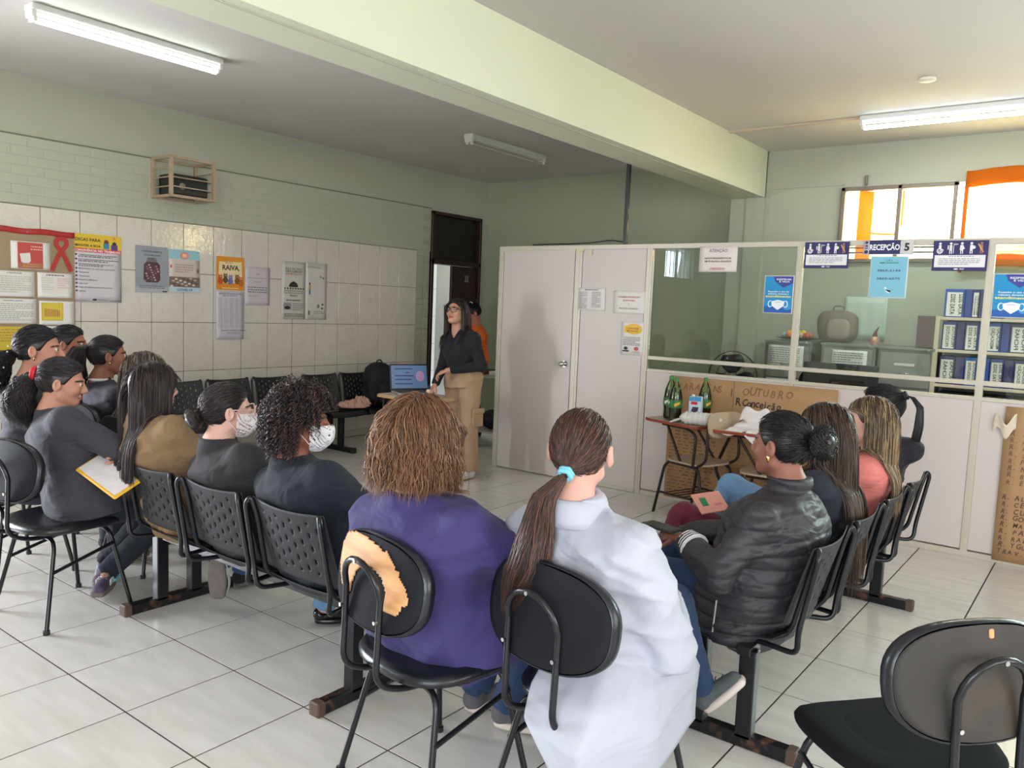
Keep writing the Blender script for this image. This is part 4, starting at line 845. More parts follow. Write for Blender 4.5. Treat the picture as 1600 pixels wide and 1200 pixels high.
poster('poster', 'grey-blue poster showing a glass jar full of pills', 'poster', FL(3.63, 1.555), .30, .41, items, mat('poster_bluegrey', rgb(150, 152, 160), .25))
items = [('r', 0, .78, 1, .22, (150, 196, 208)), ('e', .5, .87, .15, .085, (222, 140, 124)), ('e', .5, .87, .08, .045, (240, 190, 170)), ('l', .2, .66, .6, 4, .055, (170, 140, 130)), ('r', 0, .12, 1, .24, (126, 100, 92)), ('r', 0, 0, 1, .12, (186, 204, 214)), ('t', .5, .03, .06, 'COVID-19', (44, 72, 110), .02, .5), ('e', .06, .6, .03, .04, (200, 90, 80)), ('e', .93, .52, .03, .05, (110, 100, 100))]
for k in range(18): items.append(('e', .08+.85*((k*7) % 18)/18, .14+.2*((k*5) % 18)/18, .05, .022, [(214, 206, 200), (190, 176, 170), (96, 76, 70)][k % 3]))
poster('poster', 'pastel poster with pink round emblem and a crowd scene, beside the jar poster', 'poster', FL(3.94, 1.57), .305, .385, items, mat('poster_cream', rgb(206, 190, 180), .45))
OR = (222, 140, 40)
items = [('r', 0, 0, 1, 1, OR), ('p', [(.10, .84), (.9, .86), (.93, .36), (.75, .22), (.25, .20), (.07, .38)], (238, 214, 168)), ('t', .52, .60, .155, 'RAIVA.', (70, 46, 28), .03, .62), ('t', .45, .80, .035, 'DIGA NÃO À', (120, 80, 40)), ('r', .2, .04, .6, .03, (240, 200, 120))]
for x, z, c in ((.32, .30, (96, 80, 44)), (.74, .28, (130, 90, 40)), (.50, .26, (120, 110, 170)), (.14, .26, (190, 80, 40)), (.88, .22, (190, 100, 40))): items += [('e', x, z, .095, .10, c), ('e', x, z+.12, .075, .06, c), ('p', [(x-.07, z+.15), (x-.05, z+.22), (x-.02, z+.16)], c), ('p', [(x+.07, z+.15), (x+.05, z+.22), (x+.02, z+.16)], c), ('e', x-.02, z+.13, .012, .012, (240, 240, 230)), ('e', x+.03, z+.13, .012, .012, (240, 240, 230))]
poster('poster', 'orange poster reading RAIVA with cats and dogs', 'poster', FL(4.42, 1.61), .305, .32, items)
items = [('t', .5, .94, .026, 'ESCALA DE VACINAÇÃO', NAVY, .01, .8), ('t', .5, .90, .024, 'MÊS DE AGOSTO', NAVY, .01, .5)]+[('l', .06+.18*k, .86, .14, 22, .028, (128, 122, 150)) for k in range(5)]+[('l', .05, .2, .9, 1, .03, NAVY), ('l', .25, .16, .5, 2, .03, GRY), ('r', .06, .21, .005, .66, GRY), ('r', .42, .21, .005, .66, GRY), ('r', .6, .21, .005, .66, GRY)]
poster('notice', 'long white schedule sheet hanging below the orange poster', 'notice', FL(4.42, 1.13), .305, .465, items, mat('paper_lilac', rgb(206, 198, 208), .6))
poster('notice', 'plain white typed sheet to the right of the orange poster', 'notice', FL(4.735, 1.47), .29, .38, [('t', .5, .8, .03, 'AVISO', BLK), ('l', .1, .72, .8, 1, .03, GRY), ('t', .5, .6, .035, 'Data: 30/08', GRY), ('l', .1, .48, .8, 3, .06, GRY), ('l', .15, .25, .4, 1, .04, GRY)], mat('paper_lilac2', rgb(204, 192, 198), .5))
items = [('t', .5, .86, .035, 'FAÇA DE TUDO', BLK, .01, .7), ('t', .5, .815, .034, 'PARA ELIMINAR', BLK, .01, .7), ('t', .5, .77, .034, 'ESSE MOSQUITO', (200, 110, 40), .01, .7), ('p', [(.30, .58), (.38, .64), (.62, .64), (.70, .58), (.66, .56), (.34, .56)], BLK), ('e', .5, .62, .10, .04, BLK), ('l', .1, .5, .8, 2, .035, GRY), ('t', .5, .40, .03, 'DENGUE', BLK), ('l', .2, .34, .6, 1, .04, BLK), ('r', .08, .17, .32, .12, (150, 146, 144)), ('e', .24, .20, .12, .03, BLK), ('l', .46, .28, .46, 4, .035, GRY), ('l', .1, .1, .8, 2, .035, GRY)]+[('e', .12+.11*k, .535, .028, .016, BLK) for k in range(8)]
poster('poster', 'white poster with black mosquito drawing and small print', 'poster', FL(5.17, 1.335), .30, .60, items, mat('poster_white_grey', rgb(200, 194, 188), .5))
items = [('l', .08, .93, .6, 1, .03, GRY), ('r', .15, .52, .09, .09, (206, 150, 90)), ('r', .16, .44, .07, .09, (70, 110, 160)), ('e', .19, .63, .04, .025, (110, 70, 50)), ('e', .7, .76, .04, .02, GRY), ('e', .82, .74, .04, .02, GRY), ('e', .6, .24, .06, .035, GRY), ('e', .8, .27, .04, .02, BLK), ('e', .78, .2, .04, .02, BLK), ('r', .13, .08, .07, .08, (90, 90, 96)), ('l', .4, .15, .5, 2, .03, GRY)]
poster('poster', 'pale poster with a tiny standing figure, right of the mosquito poster', 'poster', FL(5.475, 1.335), .285, .605, items, mat('poster_white_grey2', rgb(204, 196, 192), .5))
# divider
poster('notice', 'two-column typed list on the divider beside the door', 'notice', FP(-3.89, 1.55), .28, .20, [('l', .25, .93, .5, 1, .08, BLK), ('l', .06, .82, .30, 11, .07, GRY), ('l', .55, .82, .32, 10, .07, GRY)])
poster('notice', 'white sheet with faint red heading on the divider left of the glass', 'notice', FP(-3.525, 1.535), .305, .195, [('t', .5, .70, .075, 'PASSAMOS PREVENÇÃO', (190, 90, 90), .01, .7), ('t', .5, .55, .07, 'QUINTA-FEIRA', (190, 90, 90)), ('t', .5, .4, .06, 'às', (150, 90, 90)), ('t', .5, .2, .07, 'PROCURE A RECEPÇÃO', GRY, .01, .6)])
poster('poster', 'small white poster with yellow title patch low on the divider', 'poster', FP(-3.43, 1.185), .215, .285, [('r', .12, .66, .76, .22, (236, 196, 60)), ('e', .55, .78, .38, .16, (236, 184, 70)), ('t', .5, .78, .05, 'O QUE FAZER', (120, 80, 30)), ('t', .5, .70, .05, 'EM CASO DE', (120, 80, 30)), ('l', .12, .54, .76, 6, .045, GRY), ('e', .25, .2, .09, .05, BLK), ('r', .1, .1, .3, .04, BLK), ('e', .72, .2, .1, .06, (190, 90, 90)), ('l', .55, .12, .35, 2, .035, (180, 90, 90))])
M_TR = mat('paper_backlit', rgb(226, 214, 210), .6)
poster('notice', 'white sheet headed ATENÇÃO hanging at the top of the first glass pane', 'notice', FP(-2.75, 1.895, 6.064), .315, .20, [('t', .5, .78, .12, 'ATENÇÃO', GRY), ('t', .5, .50, .075, 'NÃO É NECESSÁRIO FICAR', BLK, .01, .7), ('t', .5, .38, .075, 'EM PÉ NA FILA, AGUARDE', BLK, .01, .7), ('t', .5, .08, .09, 'OBRIGADO', (190, 90, 110))], M_TR)
def maskposter(lab, x, z, w_, h):
    C = (20, 142, 200); D = (30, 92, 176); W = (236, 240, 244)
    it = [('r', .03, .02, .94, .96, C), ('r', .03, .02, .94, .16, D), ('e', .82, .16, .13, .06, (60, 150, 214)), ('p', [(.3, .98), (.97, .98), (.97, .80), (.65, .68), (.36, .84)], (58, 64, 150)), ('t', .66, .88, .045, 'RESPIRAR', W, .02, .5), ('t', .68, .82, .045, 'É VIDA', W, .02, .35), ('t', .5, .56, .042, 'Respeite o uso de', W, .02, .7), ('t', .5, .50, .042, 'máscara durante o', W, .02, .7), ('t', .5, .425, .06, 'atendimento', (240, 226, 110), .03, .86),
          ('e', .24, .25, .08, .09, W), ('e', .25, .25, .06, .07, C), ('e', .76, .25, .08, .09, W), ('e', .75, .25, .06, .07, C), ('p', [(.28, .32), (.5, .36), (.72, .32), (.70, .20), (.5, .09), (.30, .20)], W), ('p', [(.33, .29), (.5, .32), (.67, .29), (.5, .28)], (206, 214, 222))]
    poster('poster', lab, 'poster', FP(x, z, 6.064), w_, h, it, None, 'blue face mask posters on the glass')
maskposter('blue face-mask poster on the first glass pane', -2.205, 1.585, .225, .285); maskposter('larger blue face-mask poster cut by the right edge of the photo', -.695, 1.61, .225, .285)
def prio(lab, x, z, w_, h):
    N_ = (48, 44, 98); W = (232, 228, 232)
    it = [('r', .0, .0, 1, 1, N_), ('r', .04, .12, .92, .40, W), ('l', .3, .49, .45, 1, .05, GRY), ('l', .12, .41, .75, 4, .06, (170, 164, 172)), ('e', .45, .06, .04, .025, W), ('t', .56, .035, .05, 'PREF', W)]
    for k, x_ in enumerate((.13, .33, .53, .70, .88)):
        c = W if k < 4 else (170, 110, 110)
        it += [('e', x_, .90, .025, .04, c), ('r', x_-.025, .66, .05, .19, c)]
        if k == 0: it += [('e', x_, .66, .06, .09, c), ('e', x_, .66, .04, .06, N_), ('r', x_, .68, .07, .03, c)]
        elif k == 2: it += [('p', [(x_-.03, .85), (x_+.02, .85), (x_+.055, .72), (x_-.04, .68)], c)]
        elif k == 1: it += [('r', x_-.06, .70, .02, .14, c), ('r', x_+.045, .58, .012, .25, c), ('t', x_+.09, .84, .07, '60+', c)]
        elif k == 3: it += [('e', x_+.03, .77, .045, .06, c)]
        else: it += [('p', [(x_-.05, .9), (x_+.05, .62), (x_+.02, .6), (x_-.07, .87)], (206, 160, 90))]
        it += [('r', x_-.025, .56, .018, .12, c), ('r', x_+.008, .56, .018, .12, c)]
    poster('sign', lab, 'sign', FP(x, z, 6.064), w_, h, it, ink(N_), 'priority service signs', curl=.001)
prio('navy priority-service sign with pictograms left of the RECEPÇÃO sign', -1.92, 1.925, .315, .19); prio('navy priority-service sign with pictograms right of the RECEPÇÃO sign', -1.065, 1.91, .325, .20)
poster('sign', 'navy and white sign reading RECEPÇÃO 5 at the top of the glass', 'sign', FP(-1.51, 2.02, 6.060), .325, .10, [('r', .12, .04, .62, .96, NAVY), ('t', .43, .33, .40, 'RECEPÇÃO', (240, 240, 244), .03, .60), ('t', .87, .28, .52, '5', BLK, .04), ('e', .06, .2, .04, .12, NAVY), ('r', .04, .55, .05, .12, NAVY), ('r', .045, .75, .035, .2, NAVY), ('r', .03, .81, .065, .08, NAVY), ('r', .03, .42, .065, .06, NAVY)], ink((206, 200, 204)), curl=0)
poster('notice', 'light blue sheet with telephone numbers under the RECEPÇÃO sign', 'notice', FP(-1.455, 1.72, 6.064), .245, .29, [('r', .03, .025, .94, .95, (128, 190, 212)), ('t', .5, .88, .05, 'U.B.S.', (70, 120, 150)), ('t', .5, .82, .04, 'BEM CUIDADO', (60, 140, 110), .02, .5), ('t', .5, .63, .055, '3869-6144', (70, 90, 140), .02, .62), ('t', .5, .44, .055, '3869-6575', (70, 90, 140), .02, .62), ('p', [(.42, .27), (.47, .26), (.48, .19), (.58, .13), (.60, .18), (.56, .11), (.48, .14), (.42, .21)], (214, 232, 238))], ink((214, 228, 234)), curl=.002)
# big kraft sheets with handwriting
INK = (84, 62, 50)
it = [('h', .05, .895, .062, 'PARABÉNS', (140, 100, 62), .037), ('r', .41, .0, .004, 1, (150, 112, 74)), ('t', .40, .88, .06, 'I', (120, 86, 56)), ('h', .46, .90, .065, 'OUTUBRO', (138, 102, 70), .045), ('h', .425, .81, .062, 'R.Conceição', (50, 36, 34), .027), ('h', .14, .79, .045, 'ROSA !', (140, 92, 60), .03), ('l', .02, .64, .30, 22, .027, (132, 92, 56)), ('l', .40, .60, .2, 18, .03, (150, 116, 80)), ('t', .52, .3, .04, 'Saúde', (116, 92, 60)), ('l', .64, .60, .3, 18, .03, (140, 104, 70))]
poster('kraft_poster', 'large kraft paper sheet with handwriting R.Conceição below the glass', 'poster', FP(-2.94, .03, 6.062), 1.335, 1.015, it, kraft, curl=.006)
rt = ['R. ALTO', 'R. CEARÁ', 'R. CUIABÁ', 'R. GOIÁS', 'R. MATO', 'R. PARÁ', 'R. RARAÍ', 'R. YGUAÇU', 'TRAV. T.']
it = [('h', .04, .405-.044*i, .033, s_, INK, .055) for i, s_ in enumerate(rt)]+[('h', .06, .82-.045*i, .033, s_, (110, 80, 56), .055) for i, s_ in enumerate(['R. BAHIA', 'R. ACRE', 'R. AMAPÁ', 'R. SERRA', 'R. PIAUÍ', 'R. NATAL', 'R. BELÉM', 'R. ESCOLA'])]
poster('kraft_poster', 'kraft paper sheet listing streets in marker at the right edge', 'poster', FP(-.555, .02, 6.062), .62, 1.02, it, kraft, curl=.006)
tag(MB().grid(lambda u, v: (-.62+.13*u, 6.055-.03*math.sin(u*3)*v, .86+.10*v+.04*math.sin(u*8)), 10, 6).build('loose_tape', mat('clear_tape', rgb(220, 206, 186), .2, bump=.6, bscale=40), solid=.001), 'crinkled clear tape peeling at the top of the right kraft sheet', 'tape')
# ------------------------------------------------------------------ people: soft bodies from distance fields
def snet(fn, lo, hi, s):
    lo = np.array(lo, np.float32); n = np.ceil((np.array(hi)-lo)/s).astype(int)+1
    ax = [lo[i]+s*np.arange(n[i], dtype=np.float32) for i in range(3)]
    G = np.stack(np.meshgrid(*ax, indexing='ij'), -1).reshape(-1, 3); V = fn(G).reshape(n).astype(np.float32); I = V < 0
    c = [(0, 0, 0), (1, 0, 0), (0, 1, 0), (1, 1, 0), (0, 0, 1), (1, 0, 1), (0, 1, 1), (1, 1, 1)]
    sl = lambda A, o: A[o[0]:n[0]-1+o[0], o[1]:n[1]-1+o[1], o[2]:n[2]-1+o[2]]
    cnt = sum(sl(I, o).astype(np.int8) for o in c); act = (cnt > 0) & (cnt < 8); idx = np.argwhere(act)
    if not len(idx): return np.zeros((0, 3)), np.zeros((0, 4), int)
    C = np.stack([sl(V, o)[act] for o in c], 1); acc = np.zeros((len(idx), 3)); k = np.zeros(len(idx))
    for a, b in ((0, 1), (2, 3), (4, 5), (6, 7), (0, 2), (1, 3), (4, 6), (5, 7), (0, 4), (1, 5), (2, 6), (3, 7)):
        va, vb = C[:, a], C[:, b]; m = (va < 0) != (vb < 0); t = np.where(m, va/np.where(m, va-vb, 1), 0)[:, None]
        p = np.array(c[a])*(1-t)+np.array(c[b])*t; acc += np.where(m[:, None], p, 0); k += m
    P = lo+s*(idx+acc/k[:, None]); num = np.full(act.shape, -1, np.int64); num[act] = np.arange(len(idx)); F = []
    for a in range(3):
        b1, b2 = (a+1) % 3, (a+2) % 3; o = [slice(None)]*3; q = [slice(None)]*3; o[a] = slice(0, -1); q[a] = slice(1, None)
        A, B = I[tuple(o)], I[tuple(q)]; X = A != B; e = np.argwhere(X); e = e[(e[:, b1] > 0) & (e[:, b2] > 0) & (e[:, b1] < n[b1]-1) & (e[:, b2] < n[b2]-1)]
        d1 = np.zeros(3, int); d1[b1] = 1; d2 = np.zeros(3, int); d2[b2] = 1
        g = lambda w: num[w[:, 0], w[:, 1], w[:, 2]]
        f = np.stack([g(e-d1-d2), g(e-d2), g(e), g(e-d1)], 1); fl_ = ~A[e[:, 0], e[:, 1], e[:, 2]]; f[fl_] = f[fl_][:, ::-1]; F.append(f)
    F = np.concatenate(F); return P, F[(F >= 0).all(1)]
def nz(v): v = np.array(v, float); return v/(np.linalg.norm(v)+1e-9)
def smin(a, b, k): h = np.clip(.5+.5*(b-a)/k, 0, 1); return b*(1-h)+a*h-k*h*(1-h)
def capd(P, a, b, r1, r2):
    a = np.array(a, np.float32); b = np.array(b, np.float32); d = b-a; t = np.clip(((P-a)@d)/(d@d+1e-9), 0, 1)
    return np.linalg.norm(P-a-t[:, None]*d, axis=1)-(r1+(r2-r1)*t)
def elld(P, c, r, R=None):
    q = P-np.array(c, np.float32)
    if R is not None: q = q@R
    r = np.array(r, np.float32); k0 = np.linalg.norm(q/r, axis=1); k1 = np.linalg.norm(q/(r*r), axis=1)+1e-9; return k0*(k0-1)/k1
def rotz(a): c, s_ = math.cos(a), math.sin(a); return np.array([[c, -s_, 0], [s_, c, 0], [0, 0, 1]])
def axes(f, u):
    """columns right, forward, up"""
    f = nz(f); r = nz(np.cross(f, u)); return np.stack([r, f, np.cross(r, f)], 1)
HEADP = []
def head_sd(P):
    """head in its own frame: x right, y forward, z up, centre between the ears"""
    d = elld(P, (0, -.012, .022), (.076, .096, .09))
    d = smin(d, elld(P, (0, .030, -.035), (.058, .056, .070)), .03)
    d = smin(d, elld(P, (0, .052, -.088), (.030, .028, .024)), .03)
    d = smin(d, capd(P, (-.05, .0, -.06), (-.012, .06, -.092), .02, .016), .02); d = smin(d, capd(P, (.05, .0, -.06), (.012, .06, -.092), .02, .016), .02)
    for s_ in (-1, 1):
        d = smin(d, elld(P, (s_*.036, .062, -.028), (.022, .018, .018)), .02)
        d = smin(d, capd(P, (s_*.012, .086, .022), (s_*.045, .070, .022), .008, .007), .012)
        d = -smin(-d, elld(P, (s_*.033, .094, .004), (.017, .014, .011)), .008)
        d = smin(d, elld(P, (s_*.033, .078, .003), (.0125, .0125, .0115)), .003)
        e = elld(P, (s_*.087, -.010, -.006), (.012, .019, .031)); e = -smin(-e, elld(P, (s_*.094, -.004, .0), (.008, .011, .018)), .004); d = smin(d, e, .008)
    d = smin(d, capd(P, (0, .088, .010), (0, .106, -.026), .007, .011), .010); d = smin(d, elld(P, (0, .094, -.034), (.018, .012, .009)), .007)
    d = smin(d, elld(P, (0, .087, -.058), (.022, .010, .006)), .006); d = smin(d, elld(P, (0, .085, -.069), (.019, .010, .007)), .005)
    return d
def hand_caps(w, d, n_, side, curl=.5, spread=1., sc=1.):
    """capsules of a hand: w wrist, d towards the fingers, n_ back-of-hand normal"""
    d = nz(d); n_ = nz(np.array(n_)-d*np.dot(n_, d)); x = np.cross(d, n_)*side; w = np.array(w, float); C = []
    for i in range(4):
        o = (i-1.5)*.019; k0 = w+x*o*.6*sc+d*.012; k1 = w+(x*o+d*.082)*sc; C.append((k0, k1, .015*sc, .0115*sc))
        L = (.036, .042, .040, .031)[i]*sc; a = curl*.5; p = k1
        for j in range(3):
            dd = nz(d*math.cos(a)-n_*math.sin(a)+x*(i-1.5)*.06*spread); q = p+dd*L*(1, .72, .58)[j]; C.append((p, q, (.0095-.001*j)*sc, (.0085-.001*j)*sc)); p = q; a += curl*.8
    p = w+(-x*.024+d*.025)*sc; q = p+nz(-x*.75+d*.62-n_*.3)*.042*sc; C.append((w+d*.01, p, .014*sc, .013*sc)); C.append((p, q, .012*sc, .0105*sc)); C.append((q, q+nz(-x*.25+d*.9-n_*.45)*.032*sc, .0105*sc, .008*sc)); return C
M_SKIN = attr_mat('skin', .5, .35, sss=.06, bump=.08, bscale=120, dist=.001)
M_HAIR = attr_mat('hair_strands', .38, .5)
def paint(me, col): a = me.color_attributes.new('tint', 'FLOAT_COLOR', 'POINT'); c = np.ones((len(me.vertices), 4), np.float32); c[:, :3] = col; a.data.foreach_set('color', c.ravel())
def addmesh(name, me, parent, m=None, **k):
    if m: me.materials.append(m)
    o = bpy.data.objects.new(name, me); COL.objects.link(o); o.parent = parent
    for a, b in k.items(): o[a] = b
    return o
def wrinkle(seed, amp, freq, squash=(1, 1, 1)):
    q = np.random.default_rng(seed); K = q.normal(size=(5, 3))*np.array(squash)*freq; ph = q.uniform(0, 6, 5); K2 = q.normal(size=(3, 3))*freq*.4
    def w(P):
        D_ = np.sin(P@K2.T).sum(1)*.7; v = 0
        for k, p in zip(K, ph): v = v+(1-np.abs(np.sin(P@k+p+D_)))**2
        return -(v/5-.25)*amp
    return w
M_LENS = glass_mat('spectacle_lens', (.97, .97, .97), .3)
M_LENS.node_tree.nodes['Fresnel'].inputs[0].default_value = 1.12
class Person:
    def __init__(s, label, x, y, yaw, head, hyaw=None, hpitch=0., hroll=0., hs=1., skin=(190, 140, 115), sw=.155, bulk=1., z0=.50, lean=None, group=None, stand=False):
        s.root = thing('person', label, 'person', (x, y, 0), 0, group); s.o = np.array((x, y, 0.)); s.R = rotz(math.radians(yaw)); s.sw = sw; s.bulk = bulk
        s.hip = np.array((0, 0, z0)); s.hd = np.array(head, float)-s.o; s.hs = hs; s.skin = np.array(rgb(*skin)); s.skin = tuple(.82*s.skin+.16*s.skin.mean()); s.seed = int(abs(x*131+y*717)*10) % 9999
        hy = math.radians(yaw if hyaw is None else hyaw); hp = math.radians(hpitch); f = (-math.sin(hy)*math.cos(hp), math.cos(hy)*math.cos(hp), math.sin(hp))
        u = np.array((0, 0, 1.)); s.HR = axes(f, u)
        if hroll: a = math.radians(hroll); s.HR = s.HR@np.array([[math.cos(a), 0, math.sin(a)], [0, 1, 0], [-math.sin(a), 0, math.cos(a)]])
        s.rt, s.fw = s.R[:, 0], s.R[:, 1]; s.up = np.array((0, 0, 1.))
        s.nk = s.hd-s.HR[:, 1]*.035*hs-np.array((0, 0, .155))*hs-s.fw*.015     # base of the neck
        s.hands = []; s.arm = {}; s.leg = {}; s.stand = stand
        ax_ = nz(s.nk-s.hip); s.T = np.stack([nz(s.rt-ax_*np.dot(s.rt, ax_)), None, ax_], 1) if False else None
        r = nz(s.rt-ax_*np.dot(s.rt, ax_)); s.TR = np.stack([r, np.cross(ax_, r), ax_], 1); s.TL = np.linalg.norm(s.nk-s.hip)
        s.sh = {k: s.nk+r*k*sw-ax_*(.095+.02*(bulk-1)) for k in (-1, 1)}
    def W(s, r, f, z): return s.rt*r+s.fw*f+np.array((0, 0, z))
    def Hp(s, p): return s.hd+s.HR@(np.array(p)*s.hs)
    def arms(s, L=None, R=None):
        """each: (elbow r,f,z), (wrist r,f,z) in body frame metres"""
        for k, v in ((-1, L), (1, R)):
            if v is None: v = ((k*.23, .06, s.sh[k][2]-.27), (k*.08, .30, .63))
            s.arm[k] = (s.sh[k], s.W(*v[0]), s.W(*v[1]))
    def legs(s, L=None, R=None):
        for k, v in ((-1, L), (1, R)):
            if v is None: v = ((k*.12, .43, .49), (k*.12, .40, .09))
            s.leg[k] = (s.hip+s.rt*k*.09, s.W(*v[0]), s.W(*v[1]), s.W(*(v[2] if len(v) > 2 else (v[1][0], v[1][1]+.2, .03))))
    # -- distance fields
    def torso(s, P, prof, infl=0., zlo=-.2):
        """prof rows: height fraction, half width, half depth, forward shift"""
        q = (P-s.hip)@s.TR; t = q[:, 2]/s.TL; pr = np.array(prof); w = np.interp(t, pr[:, 0], pr[:, 1])+infl; d = np.interp(t, pr[:, 0], pr[:, 2])+infl; fs = np.interp(t, pr[:, 0], pr[:, 3])
        e = 2.4; k = ((np.abs(q[:, 0])/w)**e+(np.abs(q[:, 1]-fs)/d)**e)**(1/e); m = np.minimum(w, d); r = (k-1)*m*np.where(k > 1, 1, .8)
        return np.maximum(np.maximum(r, (t-pr[-1, 0])*s.TL), (pr[0, 0]-t)*s.TL)
    def bodyprof(s, b=1.):
        k = s.sw/.160; return [(-.2, .17*b, .12*b, .02), (-.05, .19*b, .14*b, .01), (.12, .18*b, .135*b, .0), (.35, .155*b, .12*b, .0), (.62, .165*b*k**.5, .125*b, .015), (.76, .17*k, .110*b, .0), (.86, .145*k, .095*b, -.01), (.94, .09, .07, -.01), (.99, .06, .055, 0), (1.03, .05, .05, 0)]
    def skinmesh(s, eyes=True, lip=(160, 84, 78), brow=(40, 28, 24), res=.0048, hsc=1.):
        nk = s.nk; b = []
        def fh(P):
            d = head_sd(((P-s.hd)@s.HR)/s.hs)*s.hs; d = smin(d, capd(P, s.Hp((0, -.025, -.06)), nk+s.fw*.0, .052*s.hs, .058), .03)
            return smin(d, capd(P, nk, nk-s.TR[:, 2]*.10, .062, .075), .04)
        V, F = snet(fh, s.hd-np.array((.15, .15, .30)), s.hd+np.array((.15, .15, .14)), res)
        loc = ((V-s.hd)@s.HR)/s.hs; col = np.tile(np.array(s.skin), (len(V), 1)); L = ((loc[:, 0]/.024)**2+((loc[:, 2]+.063)/.0105)**2 < 1) & (loc[:, 1] > .07); col[L] = rgb(*lip)
        B = (np.abs(np.abs(loc[:, 0])-.034) < .019) & (np.abs(loc[:, 2]-.024+.12*(np.abs(np.abs(loc[:, 0])-.03))) < .0042) & (loc[:, 1] > .05); col[B] = rgb(*brow)
        ck = np.exp(-((np.abs(loc[:, 0])-.04)**2/.0004+(loc[:, 2]+.03)**2/.0006))*(loc[:, 1] > .03); col *= (1+ck[:, None]*np.array([.06, -.04, -.05]))
        b.append((V, F, col))
        for k in (-1, 1):   # limbs under the clothes, hands
            if k in s.arm:
                a, e, w = s.arm[k]; hd_ = s.hands_for(k); C = hd_
                lo = np.min([np.minimum(c[0], c[1]) for c in C], 0)-.03; hi = np.max([np.maximum(c[0], c[1]) for c in C], 0)+.03
                def fa(P):
                    d = None
                    for c in C: q = capd(P, *c); d = q if d is None else smin(d, q, .006)
                    return d
                V, F = snet(fa, lo, hi, .0048); b.append((V, F, np.tile(np.array(s.skin), (len(V), 1))))
        def fb(P):
            d = capd(P, s.hip+s.up*.02, nk-s.TR[:, 2]*.12, .09, .085)
            for k in s.arm: a, e, w = s.arm[k]; d = smin(d, capd(P, a-s.up*.03, e, .032, .030), .02); d = smin(d, capd(P, e, w, .030, .022), .01)
            for k in s.leg: h, kn, an, to = s.leg[k]; d = smin(d, capd(P, h, kn, .055, .042), .02); d = smin(d, capd(P, kn, an, .042, .033), .01); d = smin(d, capd(P, an, an+(to-an)*.3, .028, .022), .01)
            return d
        pts = [s.hip, nk]+[p for v in s.arm.values() for p in v]+[p for v in s.leg.values() for p in v]
        V, F = snet(fb, np.min(pts, 0)-.1, np.max(pts, 0)+.1, .016); b.append((V, F, np.tile(np.array(s.skin), (len(V), 1))))
        n = 0; VV, FF, CC = [], [], []
        for V, F, c in b: VV.append(V); FF.append(F+n); CC.append(c); n += len(V)
        me = quick_mesh('body', np.concatenate(VV), np.concatenate(FF)); paint(me, np.concatenate(CC)); addmesh('body', me, s.root, M_SKIN)
        if eyes:
            for k in (-1, 1):
                B_ = MB(); c = s.Hp((k*.033, .0815, .0035)); f = s.HR[:, 1]; r = .0116*s.hs
                B_.mi = 0; B_.ball(tuple(c-f*.002), r, 10, 8); B_.mi = 1; B_.ball(tuple(c+f*.0052*s.hs), (.0064*s.hs,)*3, 8, 6); B_.build('eye', [mat('eye_white', rgb(214, 204, 198), .2), mat('iris_dark', rgb(36, 22, 16), .15)], s.root)
    def hands_for(s, k):
        a, e, w = s.arm[k]; h = s.handcfg.get(k, {}) if hasattr(s, 'handcfg') else {}
        d = nz(h.get('d', nz(w-e)*.8+s.fw*.2)); n_ = h.get('n', (0, 0, 1)); C = hand_caps(w, d, n_, -k if h.get('flip') else k, h.get('curl', .6), 1, h.get('sc', .93)); C.append((w-nz(w-e)*.05, w+d*.012, .026, .022)); return C
    def cloth(s, name, fn, lo, hi, m, res=.011, parent=None, **k):
        V, F = snet(fn, lo, hi, res); me = quick_mesh(name, V, F); return addmesh(name, me, parent or s.root, m, **k)
    def top(s, name, m, prof=None, b=1., sleeve=(.052, .047, .040), cuff=0., infl=.012, amp=.030, fr=16, res=.011, collar=.0, kind='', zlo=None, short=False, seed=0, extra=None, neck=.06, **k):
        prof = prof or s.bodyprof(b*s.bulk); wr = wrinkle(s.seed+seed, amp, fr, (.6, .6, 1.3)); sl = [q*(.85+.15*s.bulk) for q in sleeve]
        def fn(P):
            d = s.torso(P, prof, infl); d = smin(d, capd(P, s.sh[-1], s.sh[1], sl[0], sl[0]), .04)
            for kk in (-1, 1): d = smin(d, capd(P, s.nk-s.TR[:, 2]*.035, s.sh[kk]+s.TR[:, 2]*.005, .048, sl[0]*.9), .045)
            for kk in s.arm:
                a, e, w = s.arm[kk]; d = smin(d, capd(P, a, e, sl[0], sl[1]), .035)
                if not short: ww = e+(w-e)*(1-cuff); d = smin(d, capd(P, e, ww, sl[1], sl[2]), .02)
            for kk in s.arm:
                a, e, w = s.arm[kk]; dd = nz(w-e) if not short else nz(e-a); cut = (P-((w+nz(w-e)*.005) if not short else e))@dd; near = np.linalg.norm(P-(w if not short else e), axis=1) < .13
                d = np.where(near, np.maximum(d, cut), d)
            if collar: d = smin(d, np.maximum(capd(P, s.nk-s.up*.03, s.nk+s.up*(collar+.05)+s.fw*.01, .082*s.hs, .080*s.hs), (P-s.nk)@s.up-collar*.8), .015)
            if extra is not None: d = extra(P, d)
            d = d+wr(P)
            hole = capd(P, s.nk+s.up*.0+s.fw*.012, s.Hp((0, -.005, -.03)), neck, neck); return np.maximum(d, -hole)
        pts = [s.hip, s.nk, s.sh[-1], s.sh[1]]+[p for v in s.arm.values() for p in v]; lo = np.min(pts, 0)-np.array((.16, .16, .16))*s.bulk-.02; hi = np.max(pts, 0)+.12
        lo[:2] -= .06*(extra is not None); hi[:2] += .06*(extra is not None); zl = s.hip[2]-.12 if zlo is None else zlo; lo[2] = min(zl, lo[2]) if zlo is not None else zl
